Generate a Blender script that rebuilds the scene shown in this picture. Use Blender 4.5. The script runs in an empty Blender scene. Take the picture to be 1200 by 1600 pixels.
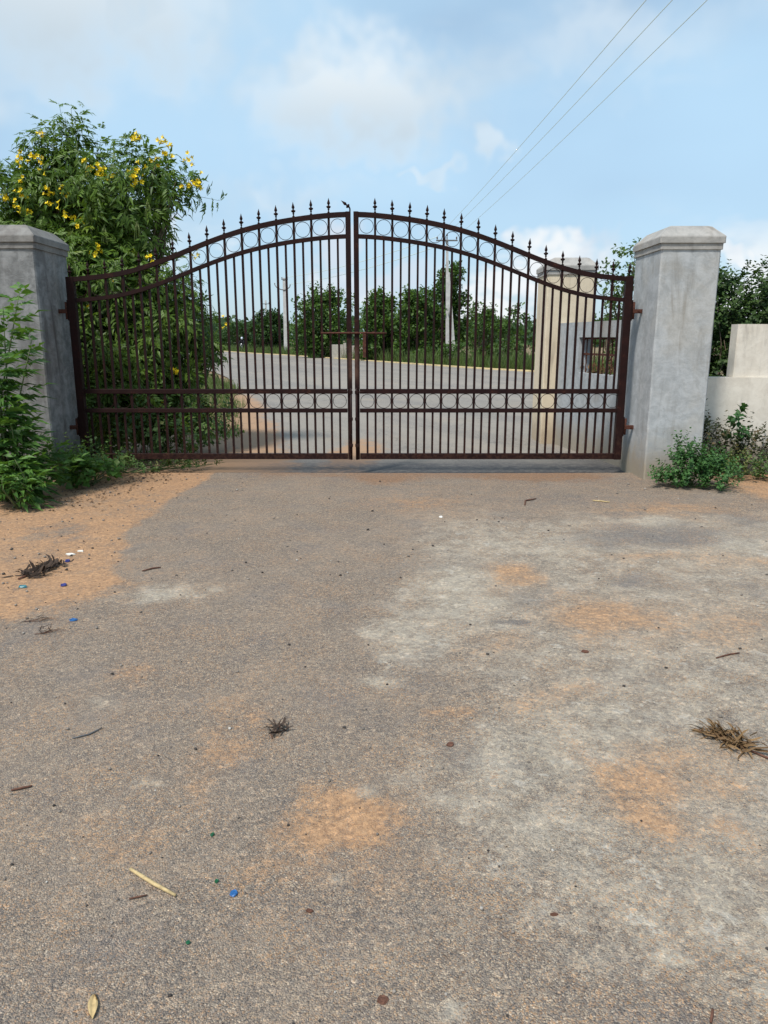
import bpy, math, random
import numpy as np
from mathutils import Vector, Matrix

R = math.radians
rng = np.random.default_rng(7)
random.seed(7)
scene = bpy.context.scene
col = scene.collection

# ------------------------------------------------------------------ camera
cam_d = bpy.data.cameras.new('camera')
cam = bpy.data.objects.new('camera', cam_d)
col.objects.link(cam)
cam_d.sensor_fit = 'VERTICAL'
cam_d.sensor_height = 36.0
cam_d.lens = 26.21
cam_d.clip_start = 0.05
cam_d.clip_end = 3000
cam.location = (0, 0, 1.5)
cam.rotation_euler = (R(90 - 13.05), 0, 0)
scene.camera = cam

# ------------------------------------------------------------------ world and sun
SUN_EL, SUN_AZ = R(58), R(217)          # azimuth clockwise from +Y: the sun stands behind the camera, to the left
to_sun = Vector((math.sin(SUN_AZ) * math.cos(SUN_EL), math.cos(SUN_AZ) * math.cos(SUN_EL), math.sin(SUN_EL)))

world = bpy.data.worlds.new('World')
scene.world = world
world.use_nodes = True
wt = world.node_tree
wt.nodes.clear()


class NT:
    """small helper for wiring node trees"""
    def __init__(self, tree):
        self.t = tree

    def n(self, kind, **kw):
        nd = self.t.nodes.new(kind)
        for k, v in kw.items():
            setattr(nd, k, v)
        return nd

    def put(self, sock, v):
        if isinstance(v, bpy.types.NodeSocket):
            self.t.links.new(v, sock)
        elif v is not None:
            if sock.type == 'RGBA' and len(v) == 3:
                v = (*v, 1)
            sock.default_value = v

    def math(self, op, a, b=None, c=None, clamp=False):
        nd = self.n('ShaderNodeMath', operation=op, use_clamp=clamp)
        self.put(nd.inputs[0], a)
        if b is not None: self.put(nd.inputs[1], b)
        if c is not None: self.put(nd.inputs[2], c)
        return nd.outputs[0]

    def vec(self, op, a, b=None, out=0):
        nd = self.n('ShaderNodeVectorMath', operation=op)
        self.put(nd.inputs[0], a)
        if b is not None:
            if op == 'SCALE': self.put(nd.inputs['Scale'], b)
            else: self.put(nd.inputs[1], b)
        return nd.outputs['Value'] if out else nd.outputs[0]

    def mix(self, f, a, b, mode='MIX'):
        nd = self.n('ShaderNodeMix', data_type='RGBA', blend_type=mode)
        self.put(nd.inputs[0], f); self.put(nd.inputs[6], a); self.put(nd.inputs[7], b)
        return nd.outputs[2]

    def noise(self, v, scale, detail=4, rough=.55, dist=0, col=False):
        nd = self.n('ShaderNodeTexNoise')
        if v is not None: self.put(nd.inputs['Vector'], v)
        nd.inputs['Scale'].default_value = scale
        nd.inputs['Detail'].default_value = detail
        nd.inputs['Roughness'].default_value = rough
        nd.inputs['Distortion'].default_value = dist
        return nd.outputs[1 if col else 0]

    def voro(self, v, scale, feature='F1', out='Color', rnd=1):
        nd = self.n('ShaderNodeTexVoronoi', feature=feature)
        if v is not None: self.put(nd.inputs['Vector'], v)
        nd.inputs['Scale'].default_value = scale
        nd.inputs['Randomness'].default_value = rnd
        return nd.outputs[out]

    def ramp(self, f, stops, interp='LINEAR'):
        nd = self.n('ShaderNodeValToRGB')
        cr = nd.color_ramp
        cr.interpolation = interp
        while len(cr.elements) < len(stops): cr.elements.new(.5)
        for e, (p, c) in zip(cr.elements, stops):
            e.position = p
            e.color = (*c, 1) if len(c) == 3 else c
        self.put(nd.inputs[0], f)
        return nd.outputs[0]

    def smooth(self, v, a, b, lo=0., hi=1.):
        nd = self.n('ShaderNodeMapRange', interpolation_type='SMOOTHSTEP')
        self.put(nd.inputs[0], v)
        nd.inputs[1].default_value = a; nd.inputs[2].default_value = b
        nd.inputs[3].default_value = lo; nd.inputs[4].default_value = hi
        return nd.outputs[0]

    def attr(self, name, out='Fac'):
        nd = self.n('ShaderNodeAttribute', attribute_name=name)
        return nd.outputs[out]


w = NT(wt)
sky = w.n('ShaderNodeTexSky', sky_type='NISHITA')
sky.sun_disc = False
sky.sun_elevation = SUN_EL
sky.sun_rotation = SUN_AZ
sky.altitude = 300
sky.air_density = 1.0
sky.dust_density = 1.6
sky.ozone_density = 1.0
tc = w.n('ShaderNodeTexCoord')
d = tc.outputs['Generated']
sep = w.n('ShaderNodeSeparateXYZ'); w.put(sep.inputs[0], d)
az = w.math('ARCTAN2', sep.outputs[0], sep.outputs[1])
el = w.math('ARCSINE', sep.outputs[2])
comb = w.n('ShaderNodeCombineXYZ'); w.put(comb.inputs[0], az); w.put(comb.inputs[1], el)
ang = comb.outputs[0]
flat = w.vec('MULTIPLY', d, (1, 1, 2.2))
# thin high veil over the whole sky
veil = w.noise(flat, 1.7, 3, .5)
veil = w.smooth(veil, .30, .72, .25, .8)
skycol = w.mix(veil, sky.outputs[0], (4.2, 6.1, 7.7))
# soft grey cloud banks all round
n1 = w.noise(flat, 2.6, 4, .52)
wob = w.noise(d, 11.0, 3, .65, 0, col=True)
wob = w.vec('SCALE', w.vec('SUBTRACT', wob, (.5, .5, .5)), .17)
angw = w.vec('ADD', ang, wob)
def cloud_at(px, py, rx, ry, soft):
    """a drifting cloud seen at a bearing and height"""
    v = w.vec('MULTIPLY', w.vec('SUBTRACT', angw, (px, py, 0)), (1 / rx, 1 / ry, 0))
    return w.smooth(w.vec('LENGTH', v, out=1), 1.0, soft)
n2 = w.noise(d, 7.5, 3, .6)
shade = w.math('MULTIPLY', n1, 0.0)
bank = w.smooth(n1, .54, .70, 0, .6)
for (a, b, rx, ry, s, k) in [(-.03, .278, .23, .10, .1, 1.0), (-.36, .37, .33, .15, .1, 1.0), (.27, .33, .30, .07, -.2, .5), (-.12, .17, .25, .05, -.2, .5), (.125, .232, .05, .035, .3, .6), (.05, .19, .05, .02, .3, .5),
                             (-.52, .26, .2, .08, .2, .5), (.55, .36, .25, .1, .2, .4), (.62, .14, .2, .05, .2, .5)]:
    cl = w.math('MULTIPLY', cloud_at(a, b, rx, ry, s), k)
    cl = w.math('MULTIPLY', cl, w.smooth(w.math('ADD', n2, w.math('MULTIPLY', cl, .5)), .42, .80, .35, 1.0))
    shade = w.math('MAXIMUM', shade, w.math('MULTIPLY', cl, w.smooth(el, b + ry * .55, b - ry * .7)))
    bank = w.math('MAXIMUM', bank, cl)
greyc = w.mix(w.math('MAXIMUM', shade, w.smooth(n2, .60, .38, 0, .6)), (6.2, 6.8, 7.2), (4.0, 4.85, 5.55))
skycol = w.mix(bank, skycol, greyc)
# bright heaps low on the horizon
nlow = w.noise(w.vec('MULTIPLY', d, (1, 1, 2.0)), 5.5, 4, .6)
low = w.math('MULTIPLY', w.smooth(nlow, .50, .62), w.smooth(sep.outputs[2], .17, .06))
for (a, b, rx, ry) in [(.22, .113, .075, .034), (.45, .085, .08, .022), (-.29, .135, .04, .025), (-.03, .07, .12, .03), (-.06, .115, .04, .04)]:
    low = w.math('MAXIMUM', low, w.math('MULTIPLY', cloud_at(a, b, rx, ry, .3), .95))
puff = w.mix(w.smooth(w.math('MULTIPLY', w.math('ADD', nlow, n2), .5), .42, .56), (5.0, 5.7, 6.5), (6.8, 7.1, 7.3))
skycol = w.mix(low, skycol, puff)
bg = w.n('ShaderNodeBackground')
bg.inputs[1].default_value = 0.092
world.cycles.sampling_method = 'NONE'      # an even sky: plain bounces sample it well
w.put(bg.inputs[0], skycol)
wo = w.n('ShaderNodeOutputWorld')
wt.links.new(bg.outputs[0], wo.inputs[0])

sun_d = bpy.data.lights.new('sun', 'SUN')
sun = bpy.data.objects.new('sun', sun_d)
col.objects.link(sun)
sun_d.energy = 2.7
sun_d.angle = R(8.0)
sun_d.color = (1.0, .95, .88)
sun.location = to_sun * 60
sun.rotation_euler = (-to_sun).to_track_quat('-Z', 'Y').to_euler()

vs = scene.view_settings
vs.view_transform = 'Standard'
vs.look = 'None'
vs.exposure = 0.55
vs.gamma = 1.0
vs.use_curve_mapping = False
scene.render.engine = 'CYCLES'
scene.cycles.use_denoising = True
scene.cycles.max_bounces = 5
scene.cycles.diffuse_bounces = 3
scene.cycles.transparent_max_bounces = 6

# ------------------------------------------------------------------ helpers
def link(name, mesh, parent=None, loc=None):
    o = bpy.data.objects.new(name, mesh)
    col.objects.link(o)
    if parent is not None: o.parent = parent
    if loc is not None: o.location = loc
    return o


def tag(o, label, cat, group=None):
    o['label'] = label
    o['category'] = cat
    if group: o['group'] = group
    return o


def empty(name, loc, label=None, cat=None, group=None):
    o = bpy.data.objects.new(name, None)
    o.location = loc
    o.empty_display_size = .1
    col.objects.link(o)
    if label: tag(o, label, cat, group)
    return o


class MB:
    """collects shapes for one mesh"""
    def __init__(self):
        self.v = []; self.f = []

    def add(self, vs_, fs_):
        k = len(self.v)
        self.v += [tuple(p) for p in vs_]
        self.f += [tuple(i + k for i in q) for q in fs_]

    def box(self, a, b, bevel=0.0):
        (x0, y0, z0), (x1, y1, z1) = a, b
        if bevel <= 0:
            self.add([(x0, y0, z0), (x1, y0, z0), (x1, y1, z0), (x0, y1, z0), (x0, y0, z1), (x1, y0, z1), (x1, y1, z1), (x0, y1, z1)],
                     [(0, 3, 2, 1), (4, 5, 6, 7), (0, 1, 5, 4), (1, 2, 6, 5), (2, 3, 7, 6), (3, 0, 4, 7)])
            return
        c = bevel
        prof = [(x0 + c, y0), (x1 - c, y0), (x1, y0 + c), (x1, y1 - c), (x1 - c, y1), (x0 + c, y1), (x0, y1 - c), (x0, y0 + c)]
        cx, cy = (x0 + x1) / 2, (y0 + y1) / 2
        rings = []
        for z, s in ((z0, c), (z0 + c, 0), (z1 - c, 0), (z1, c)):
            rings.append([(x - math.copysign(s, x - cx), y - math.copysign(s, y - cy), z) for x, y in prof])
        self.loft(rings, True)

    def loft(self, rings, cap=True):
        n = len(rings[0]); vs_ = [p for r in rings for p in r]; fs_ = []
        for i in range(len(rings) - 1):
            for j in range(n):
                k = (j + 1) % n
                fs_.append((i * n + j, i * n + k, (i + 1) * n + k, (i + 1) * n + j))
        if cap:
            fs_.append(tuple(range(n - 1, -1, -1)))
            fs_.append(tuple(range((len(rings) - 1) * n, len(rings) * n)))
        self.add(vs_, fs_)

    def tube(self, pts, rad, n=6, cap=True):
        pts = [Vector(p) for p in pts]
        if not hasattr(rad, '__len__'): rad = [rad] * len(pts)
        rings = []
        side = None
        for i, p in enumerate(pts):
            t = (pts[min(i + 1, len(pts) - 1)] - pts[max(i - 1, 0)]).normalized()
            if side is None:
                side = t.orthogonal().normalized()
            else:
                side = (side - t * side.dot(t))
                side = side.normalized() if side.length > 1e-6 else t.orthogonal().normalized()
            up = t.cross(side)
            rings.append([p + (side * math.cos(a) + up * math.sin(a)) * rad[i] for a in [2 * math.pi * k / n for k in range(n)]])
        self.loft(rings, cap)

    def lathe(self, prof, n=10, base=(0, 0, 0)):
        bx, by, bz = base
        self.loft([[(bx + r * math.cos(2 * math.pi * k / n), by + r * math.sin(2 * math.pi * k / n), bz + z) for k in range(n)] for r, z in prof], True)

    def mesh(self, name, mat=None, smooth=False):
        m = bpy.data.meshes.new(name)
        m.from_pydata(self.v, [], self.f)
        if mat: m.materials.append(mat)
        if smooth: m.polygons.foreach_set('use_smooth', [True] * len(m.polygons))
        m.update()
        if smooth == 'sharp': m.set_sharp_from_angle(angle=R(32))
        return m

    def build(self, name, mat, parent=None, smooth=False, loc=None):
        return link(name, self.mesh(name, mat, smooth), parent, loc)


def np_mesh(name, V, F, mat, tint=None, attrs=None, smooth=False):
    """fast mesh from numpy arrays, F of shape (n, k)"""
    V = np.asarray(V, np.float32); F = np.asarray(F, np.int32)
    m = bpy.data.meshes.new(name)
    m.vertices.add(len(V)); m.vertices.foreach_set('co', V.ravel())
    k = F.shape[1]
    m.loops.add(F.size); m.loops.foreach_set('vertex_index', F.ravel())
    m.polygons.add(len(F))
    m.polygons.foreach_set('loop_start', np.arange(0, F.size, k, dtype=np.int32))
    m.polygons.foreach_set('loop_total', np.full(len(F), k, np.int32))
    if smooth: m.polygons.foreach_set('use_smooth', np.ones(len(F), bool))
    m.update(calc_edges=True)
    if tint is not None:
        a = m.attributes.new('tint', 'FLOAT', 'POINT'); a.data.foreach_set('value', np.asarray(tint, np.float32))
    for nm, arr in (attrs or {}).items():
        a = m.attributes.new(nm, 'FLOAT', 'POINT'); a.data.foreach_set('value', np.asarray(arr, np.float32))
    if mat: m.materials.append(mat)
    return m


def unit(a):
    return a / np.maximum(np.linalg.norm(a, axis=-1, keepdims=True), 1e-9)


def frames(dirs, ups):
    """rotation matrices (n,3,3) whose columns are side, forward, normal"""
    y = unit(dirs)
    x = unit(np.cross(y, ups))
    z = np.cross(x, y)
    return np.stack([x, y, z], axis=-1)


def stamp(proto, pos, rot, scale, tint, acc):
    """stamp a leaf prototype (V, F) at many places into the accumulator"""
    V, F = proto
    n = len(pos)
    if n == 0: return
    P = np.einsum('nij,kj->nki', rot, V) * scale[:, None, None] + pos[:, None, :]
    base = acc['n'] + np.arange(n)[:, None, None] * len(V)
    acc['v'].append(P.reshape(-1, 3)); acc['f'].append((F[None] + base).reshape(-1, F.shape[1]))
    acc['t'].append(np.repeat(tint, len(V)))
    acc['n'] += n * len(V)


def acc_new(): return {'v': [], 'f': [], 't': [], 'n': 0}


def acc_mesh(name, acc, mat):
    return np_mesh(name, np.concatenate(acc['v']), np.concatenate(acc['f']), mat, np.concatenate(acc['t']))

# ---- numpy value noise for laying out stains and soil
def vnoise(x, y, seed):
    g = np.random.default_rng(seed).random((256, 256))
    xi = np.floor(x).astype(int); yi = np.floor(y).astype(int)
    fx = x - xi; fy = y - yi
    fx = fx * fx * (3 - 2 * fx); fy = fy * fy * (3 - 2 * fy)
    a = g[xi % 256, yi % 256]; b = g[(xi + 1) % 256, yi % 256]; c = g[xi % 256, (yi + 1) % 256]; e = g[(xi + 1) % 256, (yi + 1) % 256]
    return (a * (1 - fx) + b * fx) * (1 - fy) + (c * (1 - fx) + e * fx) * fy


def fbm(x, y, seed, octv=5, gain=.55):
    s = 0; amp = 1; tot = 0
    for k in range(octv):
        s = s + amp * vnoise(x * 2 ** k + 17 * k, y * 2 ** k + 31 * k, seed + k); tot += amp; amp *= gain
    return s / tot


def sstep(a, b, x):
    t = np.clip((x - a) / (b - a), 0, 1)
    return t * t * (3 - 2 * t)

# ------------------------------------------------------------------ materials
def new_mat(name):
    m = bpy.data.materials.new(name)
    m.use_nodes = True
    t = NT(m.node_tree)
    b = m.node_tree.nodes['Principled BSDF']
    return m, t, b


def bump(t, b, h, strength, dist):
    bn = t.n('ShaderNodeBump')
    bn.inputs['Strength'].default_value = strength
    bn.inputs['Distance'].default_value = dist
    t.put(bn.inputs['Height'], h)
    t.put(b.inputs['Normal'], bn.outputs[0])


def plain(name, c, rough=.6, metal=0., spec=.5, var=.25, scale=20., bmp=.2):
    m, t, b = new_mat(name)
    tcn = t.n('ShaderNodeTexCoord')
    nz = t.noise(tcn.outputs['Object'], scale, 5)
    c2 = tuple(x * (1 - var) for x in c); c3 = tuple(min(1, x * (1 + var)) for x in c)
    t.put(b.inputs['Base Color'], t.ramp(nz, [(.3, c2), (.7, c3)]))
    b.inputs['Roughness'].default_value = rough
    b.inputs['Metallic'].default_value = metal
    b.inputs['Specular IOR Level'].default_value = spec
    bump(t, b, nz, bmp, .004)
    return m


def leaf_mat(name, dark, light, trans=.35, rough=.5, yellow=None):
    m, t, b = new_mat(name)
    ti = t.attr('tint')
    stops = [(0, dark), (.85, light)]
    if yellow: stops.append((1.0, yellow))
    c = t.ramp(ti, stops)
    t.put(b.inputs['Base Color'], c)
    b.inputs['Roughness'].default_value = rough
    b.inputs['Specular IOR Level'].default_value = .35
    tr = t.n('ShaderNodeBsdfTranslucent')
    t.put(tr.inputs[0], t.mix(1, c, (1.0, 1.0, .45), 'MULTIPLY'))
    mx = t.n('ShaderNodeMixShader'); mx.inputs[0].default_value = trans
    t.t.links.new(b.outputs[0], mx.inputs[1]); t.t.links.new(tr.outputs[0], mx.inputs[2])
    t.t.links.new(mx.outputs[0], m.node_tree.nodes['Material Output'].inputs[0])
    return m


M = {}
# --- weathered brown gate paint with rust
m, t, b = new_mat('gate_paint'); M['gate'] = m
geo = t.n('ShaderNodeNewGeometry'); P = geo.outputs['Position']
n1 = t.noise(P, 9, 6, .65); n2 = t.noise(P, 60, 4, .6)
c = t.mix(t.smooth(n1, .35, .7), (.0145, .0050, .0044), (.022, .0070, .0060))
c = t.mix(t.math('MULTIPLY', t.smooth(n1, .56, .70), t.smooth(n2, .45, .62)), c, (.06, .022, .013))
sp = t.n('ShaderNodeSeparateXYZ'); t.put(sp.inputs[0], P)
# worn, handled paint round the meeting stiles at hand height
wx = t.smooth(t.math('ABSOLUTE', t.math('ADD', sp.outputs[0], .343)), .075, .03)
wz = t.math('MULTIPLY', t.smooth(sp.outputs[2], .97, 1.12), t.smooth(sp.outputs[2], 1.55, 1.25))
c = t.mix(t.math('MULTIPLY', t.math('MULTIPLY', wx, wz), t.smooth(n1, .25, .6, .2, .75)), c, (.11, .060, .042))
dust = t.math('MULTIPLY', t.smooth(sp.outputs[2], .75, .15), t.smooth(t.noise(P, 24, 4, .65), .42, .66))
c = t.mix(t.math('MULTIPLY', dust, .35), c, (.09, .045, .028))
t.put(b.inputs['Base Color'], c)
t.put(b.inputs['Roughness'], t.smooth(n1, .3, .7, .5, .75))
b.inputs['Specular IOR Level'].default_value = .16
bump(t, b, n2, .25, .002)

M['rust'] = plain('rusty_iron', (.075, .026, .016), .8, 0, .3, .55, 45, .6)
M['dark_iron'] = plain('dark_iron', (.03, .022, .022), .5, .3, .5, .3, 40, .3)


def plaster(name, base, dark, light, streak, warm=None, warm_amt=.0, moss=None, rough=.85, bstr=.35, streak_amt=.75, st_lo=.50):
    """cement render: cloudy trowel marks, rain streaks, fine pits"""
    m, t, b = new_mat(name)
    geo = t.n('ShaderNodeNewGeometry'); P = geo.outputs['Position']
    big = t.noise(P, 1.7, 5, .6, .4)
    mid = t.noise(P, 7.5, 6, .65, .6)
    fine = t.noise(P, 60, 5, .6)
    trowel = t.noise(t.vec('MULTIPLY', P, (6, 6, 14)), 1.2, 6, .7, 1.2)
    c = t.mix(t.smooth(mid, .36, .66), dark, light)
    c = t.mix(.5, c, base)
    c = t.mix(t.smooth(trowel, .48, .62, 0, .35), c, light)
    st = t.noise(t.vec('MULTIPLY', P, (6, 6, .7)), 1.0, 5, .6, 1.0)
    st = t.math('MULTIPLY', t.smooth(st, st_lo, .70), t.smooth(big, .38 - (.5 - st_lo) * 2, .62))
    c = t.mix(t.math('MULTIPLY', st, streak_amt), c, streak)
    if warm:
        c = t.mix(t.math('MULTIPLY', t.smooth(big, .45, .72), warm_amt), c, warm)
    sp = t.n('ShaderNodeSeparateXYZ'); t.put(sp.inputs[0], P)
    if moss:
        lowz = t.smooth(t.math('ADD', sp.outputs[2], t.math('MULTIPLY', mid, -.5)), .25, -.2)
        c = t.mix(t.math('MULTIPLY', lowz, .8), c, moss)
    c = t.mix(t.smooth(fine, .60, .72, 0, .3), c, tuple(x * .45 for x in dark))
    t.put(b.inputs['Base Color'], c)
    b.inputs['Roughness'].default_value = rough
    b.inputs['Specular IOR Level'].default_value = .25
    h = t.math('ADD', t.math('MULTIPLY', mid, .7), t.math('MULTIPLY', fine, .35))
    bump(t, b, h, bstr, .015)
    return m


M['pillar'] = plaster('grey_cement_render', (.40, .41, .41), (.28, .295, .30), (.50, .515, .52), (.22, .215, .20), (.43, .37, .28), .30, (.30, .24, .16))
M['pillar_old'] = plaster('blackened_cement_render', (.22, .222, .218), (.105, .108, .106), (.33, .332, .326), (.05, .048, .048), (.17, .14, .12), .45, (.12, .12, .08), streak_amt=.7, st_lo=.44)
M['cap_old'] = plaster('blackened_cap', (.22, .21, .195), (.12, .115, .11), (.27, .26, .24), (.06, .055, .055), (.2, .16, .13), .4)
M['cap'] = plaster('cement_cap', (.36, .345, .32), (.24, .235, .22), (.42, .40, .37), (.17, .16, .15), (.40, .33, .25), .35)
M['cream'] = plaster('cream_painted_render', (.66, .56, .41), (.60, .50, .36), (.70, .60, .45), (.40, .33, .25), None, 0, (.38, .30, .21), bstr=.15)
M['wing'] = plaster('grey_wing_render', (.37, .39, .40), (.26, .28, .29), (.46, .48, .49), (.20, .20, .19), (.42, .35, .27), .3, (.30, .25, .18))
M['white_wall'] = plaster('whitewashed_render', (.70, .645, .555), (.58, .53, .45), (.76, .71, .62), (.24, .22, .19), (.60, .50, .38), .25, (.30, .24, .18), bstr=.2)

# --- forecourt paving: exposed aggregate, cement slurry, orange soil
m, t, b = new_mat('aggregate_paving'); M['paving'] = m
geo = t.n('ShaderNodeNewGeometry'); P = geo.outputs['Position']
flat2 = t.vec('MULTIPLY', P, (1, 1, .3))
wv = t.vec('ADD', flat2, t.vec('SCALE', t.vec('SUBTRACT', t.noise(P, 60, 2, .5, 0, True), (.5, .5, .5)), .008))
cell = t.n('ShaderNodeTexVoronoi'); t.put(cell.inputs['Vector'], wv); cell.inputs['Scale'].default_value = 225
cell2 = t.n('ShaderNodeTexVoronoi'); t.put(cell2.inputs['Vector'], wv); cell2.inputs['Scale'].default_value = 380
sc = t.n('ShaderNodeSeparateColor'); t.put(sc.inputs[0], cell.outputs['Color'])
sc2 = t.n('ShaderNodeSeparateColor'); t.put(sc2.inputs[0], cell2.outputs['Color'])
agg = t.ramp(sc.outputs[0], [(0, (.045, .045, .052)), (.22, (.13, .128, .138)), (.48, (.22, .20, .19)), (.60, (.36, .23, .14)), (.74, (.30, .26, .22)), (.90, (.42, .37, .31)), (1, (.66, .58, .49))])
agg2 = t.ramp(sc2.outputs[0], [(0, (.06, .06, .068)), (.35, (.19, .178, .178)), (.75, (.32, .25, .19)), (1, (.60, .50, .40))])
c = t.mix(.30, agg, agg2)
edge = t.smooth(cell.outputs['Distance'], .25, .62)
c = t.mix(t.math('MULTIPLY', edge, .45), c, (.10, .088, .08))
c = t.mix(1, c, (1.18, 1.11, 1.0), 'MULTIPLY')
cloud = t.noise(P, 1.3, 4, .6, .3)
c = t.mix(t.smooth(cloud, .36, .68, 0, .38), c, (.33, .265, .205))
c = t.mix(t.smooth(t.noise(P, 2.3, 4, .6), .50, .72, 0, .30), c, (.17, .162, .165))
fine = t.noise(P, 140, 2, .6); mid = t.noise(P, 30, 4, .7); midb = t.noise(P, 6, 4, .65)
brk = t.math('ADD', t.math('MULTIPLY', t.math('SUBTRACT', mid, .5), 1.5), t.math('MULTIPLY', t.math('SUBTRACT', midb, .5), 1.7))
brk = t.math('ADD', brk, t.math('MULTIPLY', t.math('SUBTRACT', sc.outputs[1], .5), .55))
# cement slurry
cm = t.smooth(t.math('ADD', t.attr('cement'), t.math('MULTIPLY', brk, .95)), .0, 1.05)
cemc = t.mix(t.smooth(midb, .35, .65), (.345, .31, .25), (.45, .41, .335))
cemc = t.mix(t.smooth(fine, .5, .7, 0, .5), cemc, (.25, .225, .195))
c = t.mix(t.math('MULTIPLY', cm, .74), c, cemc)
chip = t.math('MULTIPLY', t.smooth(t.noise(P, 7.5, 5, .72), .585, .625), t.smooth(t.attr('cement'), .15, .6))
c = t.mix(t.math('MULTIPLY', chip, .38), c, (.50, .475, .42))
# worn dark asphalt
dk = t.smooth(t.math('ADD', t.attr('dark'), brk), .2, .95)
c = t.mix(t.math('MULTIPLY', dk, .75), c, t.mix(sc.outputs[0], (.09, .088, .09), (.19, .18, .175)))
# wind-blown orange soil
so = t.smooth(t.math('ADD', t.attr('soil'), brk), .18, 1.0)
soilc = t.mix(t.smooth(mid, .35, .65), (.33, .175, .083), (.46, .265, .135))
soilc = t.mix(t.smooth(sc2.outputs[1], .55, .95, 0, .55), soilc, (.52, .33, .19))
soilc = t.mix(t.smooth(sc.outputs[2], .82, .95, 0, .6), soilc, (.15, .10, .07))
c = t.mix(t.math('MULTIPLY', so, .80), c, soilc)
speck = t.math('MULTIPLY', t.smooth(sc.outputs[2], .80, .9), t.smooth(t.noise(P, 3.1, 4, .6), .40, .62))
c = t.mix(t.math('MULTIPLY', speck, .7), c, (.46, .27, .14))
# rusty wash below the gate
ru = t.smooth(t.math('ADD', t.attr('rusty'), t.math('MULTIPLY', brk, .6)), .30, .9)
c = t.mix(t.math('MULTIPLY', ru, .65), c, (.27, .145, .075))
big3 = t.n('ShaderNodeSeparateColor'); t.put(big3.inputs[0], t.voro(wv, 68))
c = t.mix(1, c, t.ramp(big3.outputs[0], [(0, (.80, .79, .79)), (.5, (1.0, .99, .98)), (.85, (1.1, 1.06, 1.0)), (1, (1.35, 1.28, 1.2))]), 'MULTIPLY')
t.put(b.inputs['Base Color'], c)
b.inputs['Roughness'].default_value = .88
b.inputs['Specular IOR Level'].default_value = .25
h = t.math('MULTIPLY', t.math('SUBTRACT', 1.0, cell.outputs['Distance']), t.math('SUBTRACT', 1.0, t.math('MULTIPLY', t.math('MAXIMUM', cm, so), .65)))
h = t.math('ADD', h, t.math('MULTIPLY', fine, .5))
h = t.math('ADD', h, t.math('MULTIPLY', mid, .8))
bump(t, b, h, .8, .007)

# --- road beyond the gate
m, t, b = new_mat('old_asphalt'); M['road'] = m
geo = t.n('ShaderNodeNewGeometry'); P = geo.outputs['Position']
Pr = t.n('ShaderNodeVectorRotate'); Pr.rotation_type = 'Z_AXIS'; Pr.inputs['Angle'].default_value = R(-25)
t.put(Pr.inputs['Vector'], P)
lane = t.noise(t.vec('MULTIPLY', Pr.outputs[0], (.9, .06, 1)), 1.0, 5, .6)
spk = t.voro(P, 90); s3 = t.n('ShaderNodeSeparateColor'); t.put(s3.inputs[0], spk)
c = t.mix(s3.outputs[0], (.145, .133, .12), (.29, .26, .225))
c = t.mix(t.smooth(lane, .38, .66, 0, .7), c, (.30, .265, .22))
c = t.mix(t.smooth(t.noise(P, .8, 6, .65), .50, .70, 0, .7), c, (.30, .255, .20))
c = t.mix(t.smooth(t.math('ADD', t.attr('soil'), t.math('MULTIPLY', t.math('SUBTRACT', t.noise(P, 5, 6, .65), .5), 1.0)), .35, .8, 0, .85), c, (.37, .215, .115))
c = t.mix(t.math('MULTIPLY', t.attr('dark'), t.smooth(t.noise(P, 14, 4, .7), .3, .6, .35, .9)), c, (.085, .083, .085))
crk = t.voro(t.vec('ADD', P, t.vec('SCALE', t.noise(P, 1.5, 4, .6, 0, True), .9)), .45, 'DISTANCE_TO_EDGE', 'Distance')
c = t.mix(t.smooth(crk, .012, .003, 0, .25), c, (.06, .058, .055))
t.put(b.inputs['Base Color'], c)
b.inputs['Roughness'].default_value = .85
b.inputs['Specular IOR Level'].default_value = .3
bump(t, b, t.noise(P, 80, 4, .6), .5, .006)

# --- open ground
m, t, b = new_mat('scrub_soil'); M['soil'] = m
geo = t.n('ShaderNodeNewGeometry'); P = geo.outputs['Position']
nn = t.noise(P, .5, 7, .65); ff = t.noise(P, 18, 6, .65)
c = t.mix(t.smooth(nn, .38, .62), (.30, .18, .10), (.11, .12, .045))
c = t.mix(t.smooth(ff, .45, .65, 0, .6), c, (.20, .15, .09))
t.put(b.inputs['Base Color'], c); b.inputs['Roughness'].default_value = .95
bump(t, b, ff, .6, .03)
M['shoulder'] = plain('ochre_kerb_paint', (.56, .44, .23), .8, 0, .3, .35, 3, .3)

M['tecoma'] = leaf_mat('tecoma_leaf', (.018, .060, .012), (.150, .250, .035), .38, .45, (.22, .27, .06))  # light end brightened and yellowed to bake in sunlit leaf highlights
M['shoot'] = leaf_mat('young_leaf', (.026, .080, .020), (.115, .235, .045), .35, .45, (.19, .24, .06))
M['weed'] = leaf_mat('weed_leaf', (.03, .08, .022), (.11, .19, .05), .3, .55, (.24, .20, .08))
M['dull'] = leaf_mat('dull_leaf', (.022, .030, .016), (.075, .090, .035), .25, .6, (.14, .085, .045))
M['bush'] = leaf_mat('bush_leaf', (.026, .085, .024), (.09, .20, .055), .3, .5)
M['tree_dark'] = leaf_mat('dark_tree_leaf', (.018, .050, .014), (.06, .125, .028), .3, .5)
M['tree_mid'] = leaf_mat('mid_tree_leaf', (.026, .070, .016), (.12, .215, .042), .35, .5)
M['tree_pale'] = leaf_mat('pale_tree_leaf', (.05, .10, .03), (.14, .22, .07), .4, .5)
M['grass'] = leaf_mat('grass_blade', (.045, .085, .022), (.13, .19, .05), .3, .6, (.28, .23, .10))
M['hedge'] = leaf_mat('hedge_leaf', (.018, .045, .012), (.085, .15, .032), .3, .55, (.12, .08, .035))
M['straw_leaf'] = leaf_mat('dry_leaf', (.10, .055, .025), (.26, .16, .075), .15, .8)
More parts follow.
